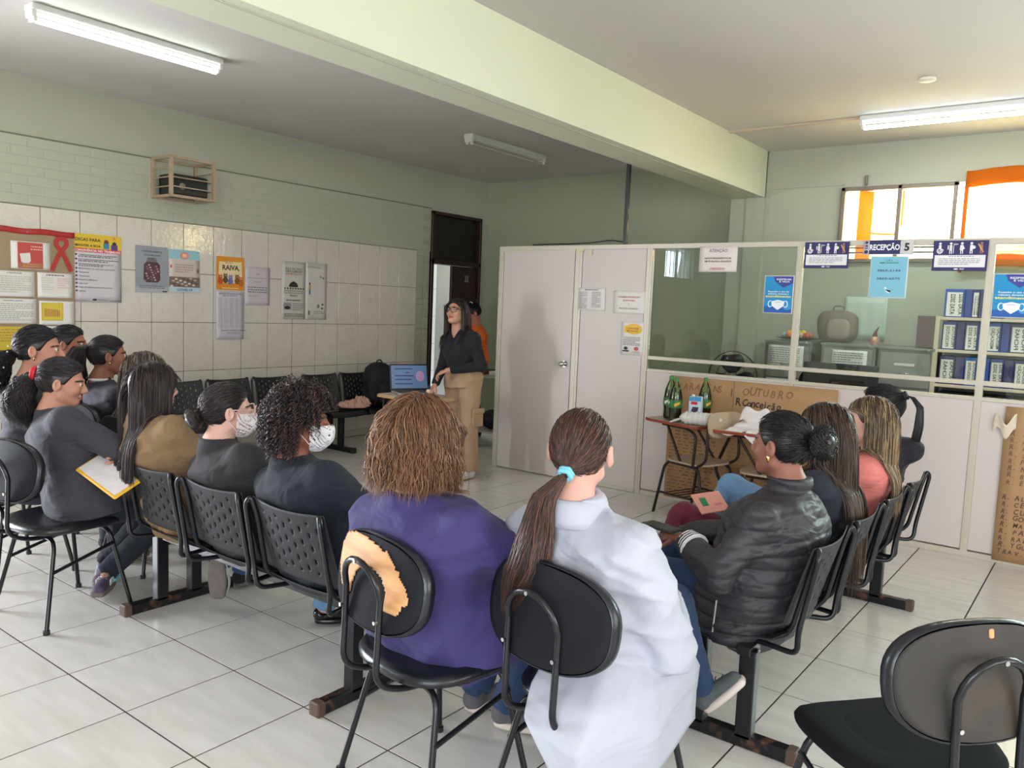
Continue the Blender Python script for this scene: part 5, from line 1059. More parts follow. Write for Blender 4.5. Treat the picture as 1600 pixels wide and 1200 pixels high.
        lo[:2] = np.minimum(lo[:2], (s.hip-np.array((.26, .26, 0))*s.bulk)[:2]); hi[:2] = np.maximum(hi[:2], (s.hip+np.array((.26, .26, 0))*s.bulk)[:2])
        return s.cloth(name, fn, lo, hi, m, res, **k)
    def pants(s, name, m, r=(.092, .066, .052), amp=.010, res=.011, seed=5, **k):
        wr = wrinkle(s.seed+seed, amp, 22, (.7, .7, 1.6)); r = [q*(.7+.3*s.bulk) for q in r]
        def fn(P):
            d = s.torso(P, [(-.16, .15*s.bulk, .12*s.bulk, .03), (0, .17*s.bulk, .135*s.bulk, 0), (.2, .15*s.bulk, .12*s.bulk, 0)], .0)
            for kk in s.leg: h, kn, an, to = s.leg[kk]; d = smin(d, capd(P, h, kn, r[0], r[1]), .03); d = smin(d, capd(P, kn, an, r[1], r[2]), .02)
            for kk in s.leg:
                h, kn, an, to = s.leg[kk]; near = np.linalg.norm(P-an, axis=1) < .12; d = np.where(near, np.maximum(d, (P-an)@nz(an-kn)-.01), d)
            return d+wr(P)
        pts = [s.hip]+[p for v in s.leg.values() for p in v]; return s.cloth(name, fn, np.min(pts, 0)-.17*s.bulk, np.max(pts, 0)+.17*s.bulk, m, res, **k)
    def shoe(s, k, upper, sole, stripe=None, L=.24, flat=False, sock=None, pitch=0., label=None, up_=None):
        h, kn, an, to = s.leg[k]; f = nz(to-an); f = nz(f*np.array((1, 1, 0 if not pitch else 1)))
        if pitch: f = nz(np.array((f[0], f[1], 0))*math.cos(pitch)+np.array((0, 0, 1))*math.sin(pitch))
        r = nz(np.cross(f, (0, 0, 1))); u = np.cross(r, f); A = np.stack([r, f, u], 1); hl = an-u*.062-f*.045
        def loc(P): return (P-hl)@A
        Q = L
        def so(P):
            q = loc(P); t = np.clip(q[:, 1]/Q, 0, 1); w = (.027+.016*np.sin(np.clip(t*1.1, 0, 1)*PI*.8+.3))*np.sqrt(np.clip(1-np.abs((t-.5)/.54)**5, 0, 1)); e = np.maximum(np.abs(q[:, 0])-w+.008, 0)
            y = np.maximum(np.abs(q[:, 1]-Q/2+.01)-Q/2+.022, 0); z = np.maximum(np.abs(q[:, 2]-.0)-.003, 0); return np.sqrt(e*e+y*y+z*z)-.011
        def upd(P):
            q = loc(P); 
            d = capd(q, (0, .03, .028), (0, Q-.055, .016), .036, .030)
            if not flat: d = smin(d, capd(q, (0, .03, .03), (0, .045, .07), .036, .036), .02)
            d = np.maximum(d, -(q[:, 2]+.004))
            if flat: d = np.maximum(d, -capd(q, (0, .05, .06), (0, .13, .055), .042, .030))
            return np.maximum(d, q[:, 2]-.088)
        c = hl+f*Q/2; lo, hi = c-.17, c+.17
        o = s.cloth('shoe', upd, lo, hi, upper, .006, **({'label': label} if label else {})); s.cloth('sole', so, lo, hi, sole, .006, parent=o)
        if stripe:
            B_ = MB(); T_ = Matrix(A.tolist()).to_4x4(); T_.translation = Vector(hl)
            B_.T = T_
            for i in range(3):
                for sd in (-1, 1): B_.box((sd*.0335, .085+.022*i, .024), (.006, .009, .04), Matrix.Rotation(.35, 3, 'X'), bev=.001)
            B_.build('stripes', stripe, o)
        if sock: V, F = snet(lambda P: capd(P, an-s.up*.01, an+nz(kn-an)*.07, .036, .034), an-.12, an+.14, .008); addmesh('sock', quick_mesh('sock', V, F), s.root, sock)
        if not flat:
            B_ = MB()
            for i in range(4): p = hl+f*(.085+.026*i)+u*(.066-.009*i); B_.tube([tuple(p-r*.020), tuple(p+u*.004), tuple(p+r*.020)], .0022, 5)
            B_.build('laces', mat('laces_dark' if not stripe else 'laces_turquoise', rgb(70, 74, 76) if not stripe else rgb(110, 190, 210), .7), o)
    # -- hair
    def hair(s, kind, col, n=900, L=.35, tie=None, tail=None, hl=None, hlf=.15, rad=.0016, vol=.0, seed=0, cap=True, part_=0., tuck=None, zend=None, front=.062, tails=.03, wave=.0, frizz=.0, bunr=.045, m=None, side=0., backz=-.045, name='hair'):
        q = np.random.default_rng(s.seed+seed+3); base = np.array(rgb(*col)); HS = s.hs
        RX, RY, RZ = .084+vol, .106+vol, .100+vol; C0 = np.array((0, -.012, .022))
        # roots: directions on the scalp (own frame), away from the face
        D = q.normal(size=(n*4, 3)); D /= np.linalg.norm(D, axis=1)[:, None]
        P0 = C0+D*np.array((RX, RY, RZ))*.97; hz = .050+.05*(np.abs(P0[:, 0])/.08)**2*0-.0
        line = np.where(P0[:, 1] > 0, .062*(P0[:, 1]/.07)+.0, -.05+.0)-.015; ok = (P0[:, 2] > np.where(P0[:, 1] > .02, np.interp(P0[:, 1], [.02, .05, .075, .1], [.0, .045, .07, .1]), np.interp(P0[:, 1], [-.1, -.03, .0, .02], [backz-.01, backz-.005, .0, .0])))
        ok &= ~((np.abs(P0[:, 0]) > .06) & (P0[:, 2] < .035) & (P0[:, 1] > -.025))
        D = D[ok][:n]; P0 = P0[ok][:n]; n = len(P0); lay = q.uniform(0, 1, n); S = []
        rr = (1+.06*lay[:, None])*np.array((RX, RY, RZ))
        toW = lambda p: s.hd+(p*HS)@s.HR.T
        if kind in ('pony', 'bun'):
            T = np.array(tie, float); Td = nz((T-C0)/np.array((RX, RY, RZ))); m1 = 9; cosw = np.clip(D@Td, -1, 1); om = np.arccos(cosw); so_ = np.sin(om)+1e-4; prev = None
            for i in range(m1):
                t = i/(m1-1); d = (np.sin((1-t)*om)/so_)[:, None]*D+(np.sin(t*om)/so_)[:, None]*Td; d /= np.linalg.norm(d, axis=1)[:, None]; p = C0+d*rr; p = p+(d*.004*np.sin(3*PI*t+lay*9)[:, None]); 
                if t > .75: k = (t-.75)/.25; p = p*(1-k)+(T+(q.normal(size=(n, 3)) if i == m1-1 else 0)*.004)*k
                S.append(toW(p))
            ang = q.uniform(0, 2*PI, n); rad_ = np.sqrt(q.uniform(0, 1, n))
            if kind == 'pony':
                TP = [toW(np.array([T]))[0]]+[np.array(p, float) for p in tail]; TP = np.array(TP); seg = np.r_[0, np.cumsum(np.linalg.norm(np.diff(TP, axis=0), axis=1))]; seg /= seg[-1]; m2 = 15; end = q.uniform(.72, 1.0, n)
                ax_ = nz(TP[-1]-TP[0]); e1 = nz(np.cross(ax_, s.HR[:, 1]+.01)); e2 = np.cross(ax_, e1)
                for i in range(1, m2+1):
                    t = i/m2*end; c = np.stack([np.interp(t, seg, TP[:, k]) for k in range(3)], 1); w = tails*(.35+1.5*np.sin(np.clip(t*1.15, 0, 1)*PI*.62)**1.0)*(1-.55*np.clip((t-.7)/.3, 0, 1))
                    a = ang+wave*np.sin(t*9+lay*6); S.append(c+(e1*np.cos(a)[:, None]+e2*np.sin(a)[:, None])*(w*rad_)[:, None]+q.normal(size=(n, 3))*frizz)
            else:
                B0 = T+nz(T-C0)*bunr*.65; m2 = 16; tw = q.uniform(0, 2*PI, n); ax_ = nz(T-C0); e1 = nz(np.cross(ax_, (0, 0, 1))); e2 = np.cross(ax_, e1); wd = q.choice([-1, 1], n)
                for i in range(1, m2+1):
                    t = i/m2; a = ang+t*5.5; ph = tw+t*2.2+1.5*np.sin(a*2); R1 = bunr*.62; R2 = bunr*.42*(.6+.4*rad_)
                    rad2 = R1+R2*np.cos(ph); S.append(toW(B0+(e1*np.cos(a)[:, None]+e2*np.sin(a)[:, None])*rad2[:, None]+ax_*(R2*np.sin(ph))[:, None]+q.normal(size=(n, 3))*frizz))
        elif kind == 'curly':
            m1 = 13; Ls = L*q.uniform(.7, 1.1, n); g = np.array((0, 0, -1.)); p = toW(P0); v = (D@s.HR.T)*.9+q.normal(size=(n, 3))*.25; v[:, 2] += .2; S = [p]; e1 = q.normal(size=(n, 3)); phs = q.uniform(0, 6, n)
            for i in range(1, m1):
                v = v*.80+g*.33; v /= np.linalg.norm(v, axis=1)[:, None]; p = p+v*(Ls/m1)[:, None]
                lo_ = ((p-s.hd)@s.HR)/HS; k = np.linalg.norm((lo_-C0)/(rr*1.04+.012*lay[:, None]), axis=1); push = k < 1; lo_[push] = C0+(lo_[push]-C0)/k[push][:, None]; fz_ = (lo_[:, 1] > .055) & (lo_[:, 2] < .05); lo_[fz_, 1] = .055; p = s.hd+(lo_*HS)@s.HR.T
                side_ = np.cross(v, e1); side_ /= np.linalg.norm(side_, axis=1)[:, None]+1e-6; a = i*2.1+phs; S.append(p+(side_*np.cos(a)[:, None]+np.cross(v, side_)*np.sin(a)[:, None])*.0065)
        else:   # loose: strands fall from the parting under gravity and slide over head and shoulders
            m1 = 20; Ls = L*q.uniform(.82, 1.04, n)
            if zend is not None: Ls = (np.clip(P0[:, 2]-zend, .05, 9)+.05*(P0[:, 2] > .06)+.05*np.clip(P0[:, 1], 0, 1)/.1)*q.uniform(.85, 1.06, n)
            p = toW(P0); sd_ = np.where(P0[:, 0] > part_, 1, -1)[:, None]
            v = (np.stack([sd_[:, 0]*.9*(np.abs(P0[:, 0]-part_) < .07)+.2*sd_[:, 0], -.55+0*lay, .1+0*lay], 1))@s.HR.T; S = [p]; prof = s.bodyprof(s.bulk*1.05); pr = np.array(prof)
            for i in range(1, m1):
                v = v*.62+np.array((0, 0, -.5)); v /= np.linalg.norm(v, axis=1)[:, None]; pp = p+v*(Ls/m1)[:, None]+q.normal(size=(n, 3))*frizz
                if wave: pp = pp+s.rt*(wave*np.sin(i*.9+lay*3+sd_[:, 0]))[:, None]
                lo_ = ((pp-s.hd)@s.HR)/HS; E = (np.array((RX, RY, RZ))*(1.01+.10*lay[:, None])); k = np.linalg.norm((lo_-C0)/E, axis=1); push = k < 1; lo_[push] = C0+(lo_[push]-C0)/k[push][:, None]
                fz_ = (lo_[:, 1] > .045) & (lo_[:, 2] < .045) & (lo_[:, 2] > -.2) & (np.abs(lo_[:, 0]) < .078); lo_[fz_, 0] = np.sign(lo_[fz_, 0]-part_*0)*(.078+.012*lay[fz_]); bk = (lo_[:, 2] < .02) & (lo_[:, 1] > .04); lo_[bk, 1] = .04+.4*(lo_[bk, 1]-.04)
                if tuck is not None: tk_ = lo_[:, 2] < .05; lo_[tk_, 1] = np.minimum(lo_[tk_, 1], tuck+.02*lay[tk_])
                if side: sl_ = lo_[:, 2] < -.04; lo_[sl_, 0] += side*.012
                pp = s.hd+(lo_*HS)@s.HR.T
                q_ = (pp-s.hip)@s.TR; t = q_[:, 2]/s.TL; w = np.interp(t, pr[:, 0], pr[:, 1])+.028+.02*lay; d = np.interp(t, pr[:, 0], pr[:, 2])+.030+.02*lay; kk = ((np.abs(q_[:, 0])/w)**2+(np.abs(q_[:, 1])/d)**2)**.5; b_ = (kk < 1) & (t < 1.0) & (t > 0)
                sg = np.where(q_[:, 1] > .02, 1, -1); q_[b_, 1] = (sg*d*np.sqrt(np.clip(1-(q_[:, 0]/w)**2, .1, 1)))[b_]; pp = np.where(b_[:, None], s.hip+q_@s.TR.T, pp)
                shd = np.minimum(capd(pp, s.sh[-1], s.nk, .075, .07), capd(pp, s.sh[1], s.nk, .075, .07)); u_ = shd < 0; pp[u_] += (-s.fw*.6+s.up*.4)[None]*(-shd[u_])[:, None]*1.2
                v = pp-p; v /= np.linalg.norm(v, axis=1)[:, None]+1e-6; p = pp; S.append(p)
        S = np.stack(S, 1); N_, M_2, _ = S.shape; T_ = np.gradient(S, axis=1); T_ /= np.linalg.norm(T_, axis=2)[..., None]+1e-9; rf = q.normal(size=(N_, 1, 3)); e1 = np.cross(T_, rf); e1 /= np.linalg.norm(e1, axis=2)[..., None]+1e-9; e2 = np.cross(T_, e1)
        tp = np.interp(np.linspace(0, 1, M_2), [0, .1, .8, 1], [.8, 1, .9, .15])[None, :, None]*rad*q.uniform(.7, 1.3, (N_, 1, 1)); vs = np.stack([S+(e1*math.cos(a)+e2*math.sin(a))*tp for a in (0, 2*PI/3, 4*PI/3)], 2).reshape(-1, 3)
        i = np.arange(N_)[:, None, None]; j = np.arange(M_2-1)[None, :, None]; c = np.arange(3)[None, None, :]; at = lambda j_, c_: ((i*M_2+j_)*3+c_ % 3).ravel(); F = np.stack([at(j, c), at(j, c+1), at(j+1, c+1), at(j+1, c)], 1)
        cc = base[None]*q.uniform(.65, 1.35, (N_, 1))
        if hl is not None: w = q.uniform(0, 1, N_) < hlf; cc[w] = np.array(rgb(*hl))*q.uniform(.7, 1.2, (w.sum(), 1))
        CC = np.repeat(cc, M_2*3, axis=0); VV, FF = [vs], [F]; CL = [CC]; nn = len(vs)
        if cap:
            E = np.array((RX, RY, RZ))*1.0
            def fc(P):
                lo_ = ((P-s.hd)@s.HR)/HS; d = elld(lo_, C0, E)
                y = lo_[:, 1]; zf = np.where(y > .02, np.interp(y, [.02, .05, .075, .1], [-.0, .045, .068, .1]), np.interp(y, [-.11, -.03, -.01, .02], [backz-.02, backz-.01, .0, .0])); d = np.maximum(d, (zf-lo_[:, 2])*.7)
                return d*HS
            V, F2 = snet(fc, s.hd-.15, s.hd+.15, .006); VV.append(V); FF.append(F2+nn); CL.append(np.tile(base*.75, (len(V), 1))); nn += len(V)
        if kind == 'bun':
            ax_ = nz(np.array(tie)-C0); B0 = np.array(tie)+ax_*bunr*.5; c_ = toW(np.array([B0]))[0]; V, F2 = snet(lambda P: np.linalg.norm(P-c_, axis=1)-bunr*.8*HS, c_-bunr*1.5, c_+bunr*1.5, .008); VV.append(V); FF.append(F2+nn); CL.append(np.tile(base*.6, (len(V), 1)))
        me = quick_mesh(name, np.concatenate(VV), np.concatenate(FF)); paint(me, np.clip(np.concatenate(CL), 0, 1)); return addmesh(name, me, s.root, m or M_HAIR)
    def tie_band(s, T, c, r=.017, name='hair_tie', label=None):
        B_ = MB(); p = s.Hp(T); ax_ = nz(p-s.Hp((0, -.012, .022))); e1 = nz(np.cross(ax_, (0, 0, 1))); e2 = np.cross(ax_, e1)
        for dr in (0, .010): B_.tube([tuple(p+ax_*(dr-.002)+(e1*math.cos(a)+e2*math.sin(a))*(r+.002*math.sin(a*5))) for a in np.linspace(0, 2*PI, 20, endpoint=False)], .0075, 7, closed=True)
        o = B_.build(name, ink(c), s.root)
        if label: o['label'] = label
    def earring(s, k, c=(220, 190, 120), r=.009, drop=0.):
        B_ = MB(); p = s.Hp((k*.088, -.004, -.040-drop)); B_.ball(tuple(p), (r*.6, r*.6, r*1.3), 10, 7); B_.build('earring', mat('gold_earring', rgb(214, 178, 104), .25, 1.), s.root)
    def glasses(s, c, r=.0022, w=.026, h=.022):
        B_ = MB(); m = ink(c, .3)
        for k in (-1, 1):
            B_.tube([tuple(s.Hp((k*.034+w*math.copysign(abs(math.cos(a))**.8, math.cos(a)), .112-.012*abs(math.cos(a)) if k*math.cos(a) > 0 else .112, .002+h*math.copysign(abs(math.sin(a))**.8, math.sin(a))))) for a in np.linspace(0, 2*PI, 24, endpoint=False)], r*s.hs, 6, closed=True)
            B_.tube([tuple(s.Hp(p)) for p in ((k*.060, .102, .008), (k*.078, .06, .010), (k*.084, .0, .012), (k*.082, -.02, -.002))], r*s.hs, 6)
        B_.tube([tuple(s.Hp(p)) for p in ((-.009, .112, .006), (0, .115, .009), (.009, .112, .006))], r*s.hs, 6); g = B_.build('glasses', m, s.root)
        L = MB()
        for k in (-1, 1): L.add([tuple(s.Hp((k*.034+(w-.002)*math.cos(a), .110, .002+(h-.002)*math.sin(a)))) for a in np.linspace(0, 2*PI, 20, endpoint=False)], [tuple(range(20))])
        L.build('lenses', M_LENS, g)
    def mask(s, c=(236, 232, 236)):
        def fn(P):
            lo_ = ((P-s.hd)@s.HR)/s.hs; d = head_sd(lo_); d = np.minimum(smin(d, elld(lo_, (0, .075, -.05), (.045, .048, .05)), .02), 9)-.006
            d = np.maximum(d, -(d+.004)); b_ = np.maximum(np.maximum(lo_[:, 2]+.012-.1*np.abs(lo_[:, 0]), -(lo_[:, 2]+.118)), .022-lo_[:, 1]); return np.maximum(d, b_)*s.hs
        o = s.cloth('face_mask', fn, s.hd-.17, s.hd+.17, ink(c), .005); B_ = MB()
        for k in (-1, 1):
            B_.tube([tuple(s.Hp(p)) for p in ((k*.06, .032, -.018), (k*.086, .005, .012), (k*.090, -.022, .008), (k*.088, -.026, -.02), (k*.068, .026, -.085))], .0016, 5)
        B_.build('ear_loops', ink(c), o)
# ------------------------------------------------------------------ the people
def fabric(name, c, rough=.85, bump=.35, sc=220, sheen=.04, **k): return mat(name, rgb(*c), rough, fold=.7, fscale=4.2, bump=bump, bscale=sc, dist=.002, sheen=sheen, var=.06, vscale=6, **k)
F_PURP = fabric('purple_knit', (58, 50, 104)); F_COAT = mat('white_coat_cotton', rgb(180, 181, 194), .75, bump=.2, bscale=300, dist=.001, fold=.65, fscale=3.2)
F_CHAR = fabric('charcoal_fleece', (58, 56, 66)); F_DGRY = fabric('dark_grey_cotton', (44, 42, 46)); F_NAVY = fabric('dark_navy_cotton', (24, 30, 42)); F_BRWN = fabric('camel_knit', (140, 112, 82), bump=.8, sc=140)
F_BLK = fabric('black_jersey', (20, 21, 28)); F_PINK = fabric('coral_cotton', (206, 116, 110)); F_MAR = fabric('maroon_denim', (104, 26, 50)); F_KHAKI = mat('khaki_twill', rgb(172, 140, 112), .8, bump=.4, bscale=14, dist=.01, var=.06)
F_JEAN = fabric('dark_denim', (34, 58, 92), sc=300); F_JEANL = fabric('light_denim', (104, 140, 178), sc=300); F_JEANM = fabric('mid_denim', (60, 96, 150), sc=300, ); F_DK = fabric('black_trousers', (26, 30, 44)); F_OR = fabric('orange_cotton', (226, 104, 30))
F_PUFF = mat('black_quilted_nylon', rgb(46, 43, 48), .55, bump=.3, bscale=18, dist=.004, fold=.5)
SOLEW = mat('pinkish_white_rubber', rgb(214, 200, 192), .6); SHG = fabric('grey_green_mesh', (84, 90, 92)); SHG2 = fabric('grey_mesh', (92, 90, 94)); SOCK = fabric('pale_pink_sock', (222, 200, 196)); SHP = fabric('plum_mesh', (92, 76, 104)); SHB = fabric('black_canvas', (34, 36, 38)); SOLEG = mat('grey_worn_sole', rgb(118, 108, 104), .8, var=.2, vscale=30); WS = mat('white_stripe', rgb(226, 222, 226), .5); FLAT = mat('patent_black', rgb(20, 20, 22), .2); TURQ = ink((110, 196, 220))

# 1 woman in purple, seen from behind
p = Person('woman with wavy auburn hair in a purple cardigan on the torn chair', -1.68, 1.93, -6, (-1.745, 1.83, 1.112), hyaw=12, hs=1.02, sw=.235, bulk=1.44, skin=(214, 160, 136))
p.arms(((-.33, .0, .70), (-.14, .28, .68)), ((.37, .15, .70), (.16, .38, .66))); p.legs(((-.16, .42, .50), (-.20, .34, .09)), ((.07, .43, .50), (-.04, .34, .085), (.12, .44, .03)))
p.skinmesh(eyes=False); p.top('cardigan', F_PURP, b=1.0, sleeve=(.062, .062, .052), amp=.05, fr=8, infl=.022, collar=.02, zlo=.44); p.pants('jeans', F_JEAN)
p.shoe(1, SHG2, SOLEW, label='grey running shoe with pinkish white sole'); p.shoe(-1, SHG2, SOLEW)
p.hair('loose', (112, 76, 52), n=3600, L=.215, zend=-.13, hl=(148, 104, 72), hlf=.3, rad=.0014, vol=.024, wave=.004, frizz=.0016, tails=.04)
# 2 woman in the white coat
p = Person('woman in a white lab coat with long low ponytail and blue hair tie', -1.17, 2.08, -12, (-1.245, 2.0, 1.135), hyaw=16, hs=1.05, sw=.215, bulk=1.18, skin=(216, 158, 140))
p.arms(((-.28, .05, .68), (-.08, .28, .62)), ((.24, .0, .61), (.02, .26, .62))); p.legs(((-.26, .40, .48), (-.06, .05, .09), (-.02, .22, .03)), ((-.13, .50, .52), (-.052, .586, .20), (.06, .66, .245)))
p.skinmesh(eyes=False, res=.0042); p.top('lab_coat', F_COAT, sleeve=(.062, .070, .058), amp=.05, fr=11, infl=.026, collar=.05, zlo=.42, res=.009, neck=.055)
p.pants('jeans', F_JEAN, r=(.085, .062, .048)); p.shoe(1, SHG, SOLEW, L=.215, pitch=.8, sock=SOCK, label='grey-green running shoe with pink sock'); p.shoe(-1, SHG, SOLEW)
T = (-.008, -.112, -.045); hd = p.hd
p.hair('pony', (62, 42, 38), n=1700, tie=T, tail=[hd+p.W(.02, -.165, -.12), hd+p.W(.035, -.20, -.22), hd+p.W(.03, -.22, -.30), hd+p.W(.01, -.245, -.38), hd+p.W(-.01, -.25, -.46)], tails=.033, rad=.0013, hl=(104, 66, 52), hlf=.3, wave=.12, frizz=.0006, vol=-.005)
p.tie_band(T, (120, 196, 222), .017, label='light blue fabric hair tie')
# coat skirt hanging over the side and back of the chair
def drape(p, name, rows, m, nu=24, nv=18, amp=.012, seed=0, **k):
    R_ = [[np.array(p.W(*q)) for q in row] for row in rows]; nr, nc = len(R_), len(R_[0])
    def f(u, v):
        a, b_ = u*(nc-1), v*(nr-1); i, j = min(int(a), nc-2), min(int(b_), nr-2); a -= i; b_ -= j; a = a*a*(3-2*a)*.5+a*.5; b_ = b_*.5+b_*b_*(3-2*b_)*.5
        q = (R_[j][i]*(1-a)+R_[j][i+1]*a)*(1-b_)+(R_[j+1][i]*(1-a)+R_[j+1][i+1]*a)*b_; w = amp*math.sin(u*17+seed+2*math.sin(v*4))*(.3+v); return tuple(q+p.rt*w*.6+p.fw*w*.6)
    B_ = MB(); B_.grid(f, nu, nv); return B_.build(name, m, p.root, solid=.005, **k)
drape(p, 'coat_skirt', [[(-.04, -.17, .60), (.04, -.18, .60), (.15, -.15, .61), (.20, -.03, .62), (.20, .10, .62)], [(.0, -.30, .50), (.07, -.32, .50), (.235, -.31, .505), (.27, -.08, .51), (.25, .12, .53)], [(.04, -.36, .45), (.09, -.39, .43), (.245, -.37, .42), (.285, -.10, .41), (.24, .12, .45)], [(.13, -.36, .40), (.17, -.37, .34), (.24, -.33, .28), (.265, -.11, .27), (.25, .14, .36)]], F_COAT, amp=.010, seed=2, label='white coat tails draped over the chair edge')
def collar(p, m, r0=.074, r1=.118, h0=.035, h1=-.035, a0=-2.0, a1=2.0):
    B_ = MB(); B_.grid(lambda u, v: tuple(p.nk+p.fw*.008+p.rt*math.sin(a0+(a1-a0)*u)*(r0+(r1-r0)*v)-p.fw*math.cos(a0+(a1-a0)*u)*(r0+(r1-r0)*v*.8)+p.up*(h0+(h1-h0)*v**1.4+.012*math.sin(v*PI))), 28, 6); B_.build('collar', m, p.root, solid=.004)
collar(p, F_COAT)
# 3 woman in black quilted jacket
quilt_c = {}
p = Person('woman in a black quilted jacket with curly bun and gold earring', -1.03, 2.98, 84, (-.985, 2.99, 1.075), hyaw=80, hs=1.03, sw=.185, bulk=1.22, skin=(150, 92, 70))
p.arms(((-.32, .0, .64), (-.22, .19, .70)), ((.27, .08, .68), (.05, .38, .62))); p.legs(((-.13, .44, .50), (-.14, .42, .09)), ((.13, .44, .50), (.14, .40, .09)))
p.handcfg = {-1: dict(d=p.fw*.9+p.rt*.2, n=(0, 0, 1), curl=.35)}
p.skinmesh(lip=(130, 60, 58), res=.0042)
def quilt(P, d): z = P[:, 2]+.10*np.abs((P-p.hip)@p.rt); return d+.006*np.exp(-((np.mod(z, .05)-.025)/.006)**2)
p.top('quilted_jacket', F_PUFF, b=1.02, sleeve=(.062, .062, .050), amp=.03, fr=12, infl=.024, collar=.07, zlo=.31, res=.0075, extra=quilt, prof=[(-.36, .205*1.15, .135*1.1, .03), (-.2, .21*1.15, .145*1.15, .02), (0, .20*1.2, .15*1.2, 0), (.3, .17*1.25, .13*1.25, 0), (.62, .175*1.25, .13*1.2, .01), (.8, .18*1.15, .115*1.1, 0), (.86, .16, .10, -.01), (.94, .10, .08, -.01), (.99, .07, .06, 0), (1.03, .055, .05, 0)])
p.pants('jeans', F_JEAN); p.shoe(1, SHB, SOLEG); p.shoe(-1, SHB, SOLEG)
B_ = MB(); B_.tube([tuple(p.W(-.262, .03, .52)), tuple(p.W(-.268, .035, .40))], .004, 6); B_.build('zip', mat('zip_silver', rgb(170, 168, 160), .4, .6), p.root)
p.hair('bun', (24, 20, 22), n=1100, tie=(0.0, -.125, .03), bunr=.058, frizz=.004, rad=.0015); p.earring(-1, r=.012)
sl_ = MB()
for i in range(7):
    sl_.mi = i % 2; a = p.arm[-1][2]+(p.arm[-1][1]-p.arm[-1][2])*(.02+.035*i); d = nz(p.arm[-1][1]-p.arm[-1][2]); sl_.tube([tuple(a), tuple(a+d*.0092)], .046+.002*i, 14)
sl_.build('striped_cuff', [ink((228, 228, 232)), ink((24, 24, 28))], p.root, label='black and white striped sleeve under the jacket')
r = thing('phone', 'black phone held low in the hand of the woman in the quilted jacket', 'phone', tuple(p.o+p.arm[-1][2]+p.fw*.11+p.up*.028-p.rt*.01), math.radians(76)); B_ = MB(); B_.box((0, 0, 0), (.075, .15, .012), bev=.005); B_.build('case', M_PLAST, r)
# 4 long dark hair, black hoodie, maroon jeans
p = Person('woman with very long brown hair, black hooded jacket and maroon jeans', -1.03, 3.47, 88, (-.985, 3.52, 1.075), hyaw=104, sw=.17, bulk=1.05, skin=(206, 150, 130))
p.arms(((-.23, .08, .68), (-.06, .36, .60)), ((.23, .08, .68), (.05, .36, .60))); p.legs(((-.10, .50, .62), (-.20, .62, .28)), ((.12, .45, .52), (.12, .42, .09)))
p.skinmesh(eyes=False); p.top('hooded_jacket', F_NAVY, sleeve=(.064, .058, .048), infl=.022, collar=.06, amp=.016); p.pants('maroon_jeans', F_MAR); p.shoe(1, SHB, SOLEG); p.shoe(-1, SHB, SOLEG)
p.hair('loose', (62, 46, 38), n=1500, L=.68, rad=.0017, vol=.006, hl=(98, 74, 58), hlf=.2, frizz=.0008)
r = thing('booklet', 'pink booklet with green label on the maroon knee', 'booklet', (-1.40, 3.36, .715), math.radians(100)); r.rotation_euler = (math.radians(38), math.radians(-4), math.radians(60)); B_ = MB(); B_.box((0, 0, 0), (.15, .11, .010), bev=.002); B_.build('cover', ink((222, 150, 134)), r); B_ = MB(); B_.box((-.035, .005, .0062), (.032, .045, .002)); B_.build('green_label', ink((40, 120, 76)), r); V_, F_ = text_mesh('Agenda', .02); B_ = MB(); B_.add([(.012+q[0]*.6, q[1]*.8-.02, .0066) for q in V_], F_); B_.build('lettering', ink((170, 90, 130)), r)
# 5 highlighted hair, coral top, light jeans
p = Person('woman with blond-streaked straight hair in a coral top', -1.03, 3.99, 90, (-.925, 4.06, 1.075), hyaw=96, sw=.165, bulk=.98, skin=(222, 164, 140))
p.arms(((-.22, .08, .68), (-.06, .34, .58)), ((.22, .08, .68), (.05, .34, .58))); p.legs(((-.08, .49, .68), (-.12, .64, .38)), ((.12, .45, .52), (.12, .42, .09)))
p.skinmesh(); p.top('coral_top', F_PINK, amp=.010, infl=.012); p.pants('light_jeans', F_JEANL); p.shoe(1, WS, SOLEW); p.shoe(-1, WS, SOLEW)
B_ = MB(); B_.tube([tuple(p.nk+p.rt*.072*math.cos(a)+p.fw*.062*math.sin(a)+p.up*(.012-.008*math.sin(a))) for a in np.linspace(0, 2*PI, 24, endpoint=False)], .007, 6, closed=True); B_.build('collar_band', WS, p.root, label='white inner collar')
p.hair('loose', (86, 68, 54), n=2200, L=.42, rad=.0013, hl=(180, 154, 112), hlf=.30, tuck=-.012, vol=.0, frizz=.0005)
# 6 black ponytail, black hooded top
p = Person('woman with high black ponytail and black hood nearest the divider', -1.03, 4.49, 90, (-.985, 4.53, 1.10), hyaw=96, sw=.165, bulk=1.0, skin=(190, 130, 104))
p.arms(); p.legs(); p.skinmesh(eyes=False); hood = lambda P, d: smin(d, elld(P, p.nk-p.fw*.075-p.up*.05, (.11, .075, .07)), .03)
p.top('black_hoodie', F_BLK, extra=hood, infl=.02); p.pants('black_trousers', F_DK); p.shoe(1, SHB, SOLEW); p.shoe(-1, SHB, SOLEW)
T = (0, -.115, .075); hd = p.hd; p.hair('pony', (18, 16, 20), n=1000, tie=T, tail=[hd+p.W(0, -.155, .07), hd+p.W(0, -.195, .02), hd+p.W(0, -.195, -.08), hd+p.W(0, -.185, -.16), hd+p.W(0, -.21, -.25)], tails=.013, rad=.0012); p.tie_band(T, (24, 24, 28))
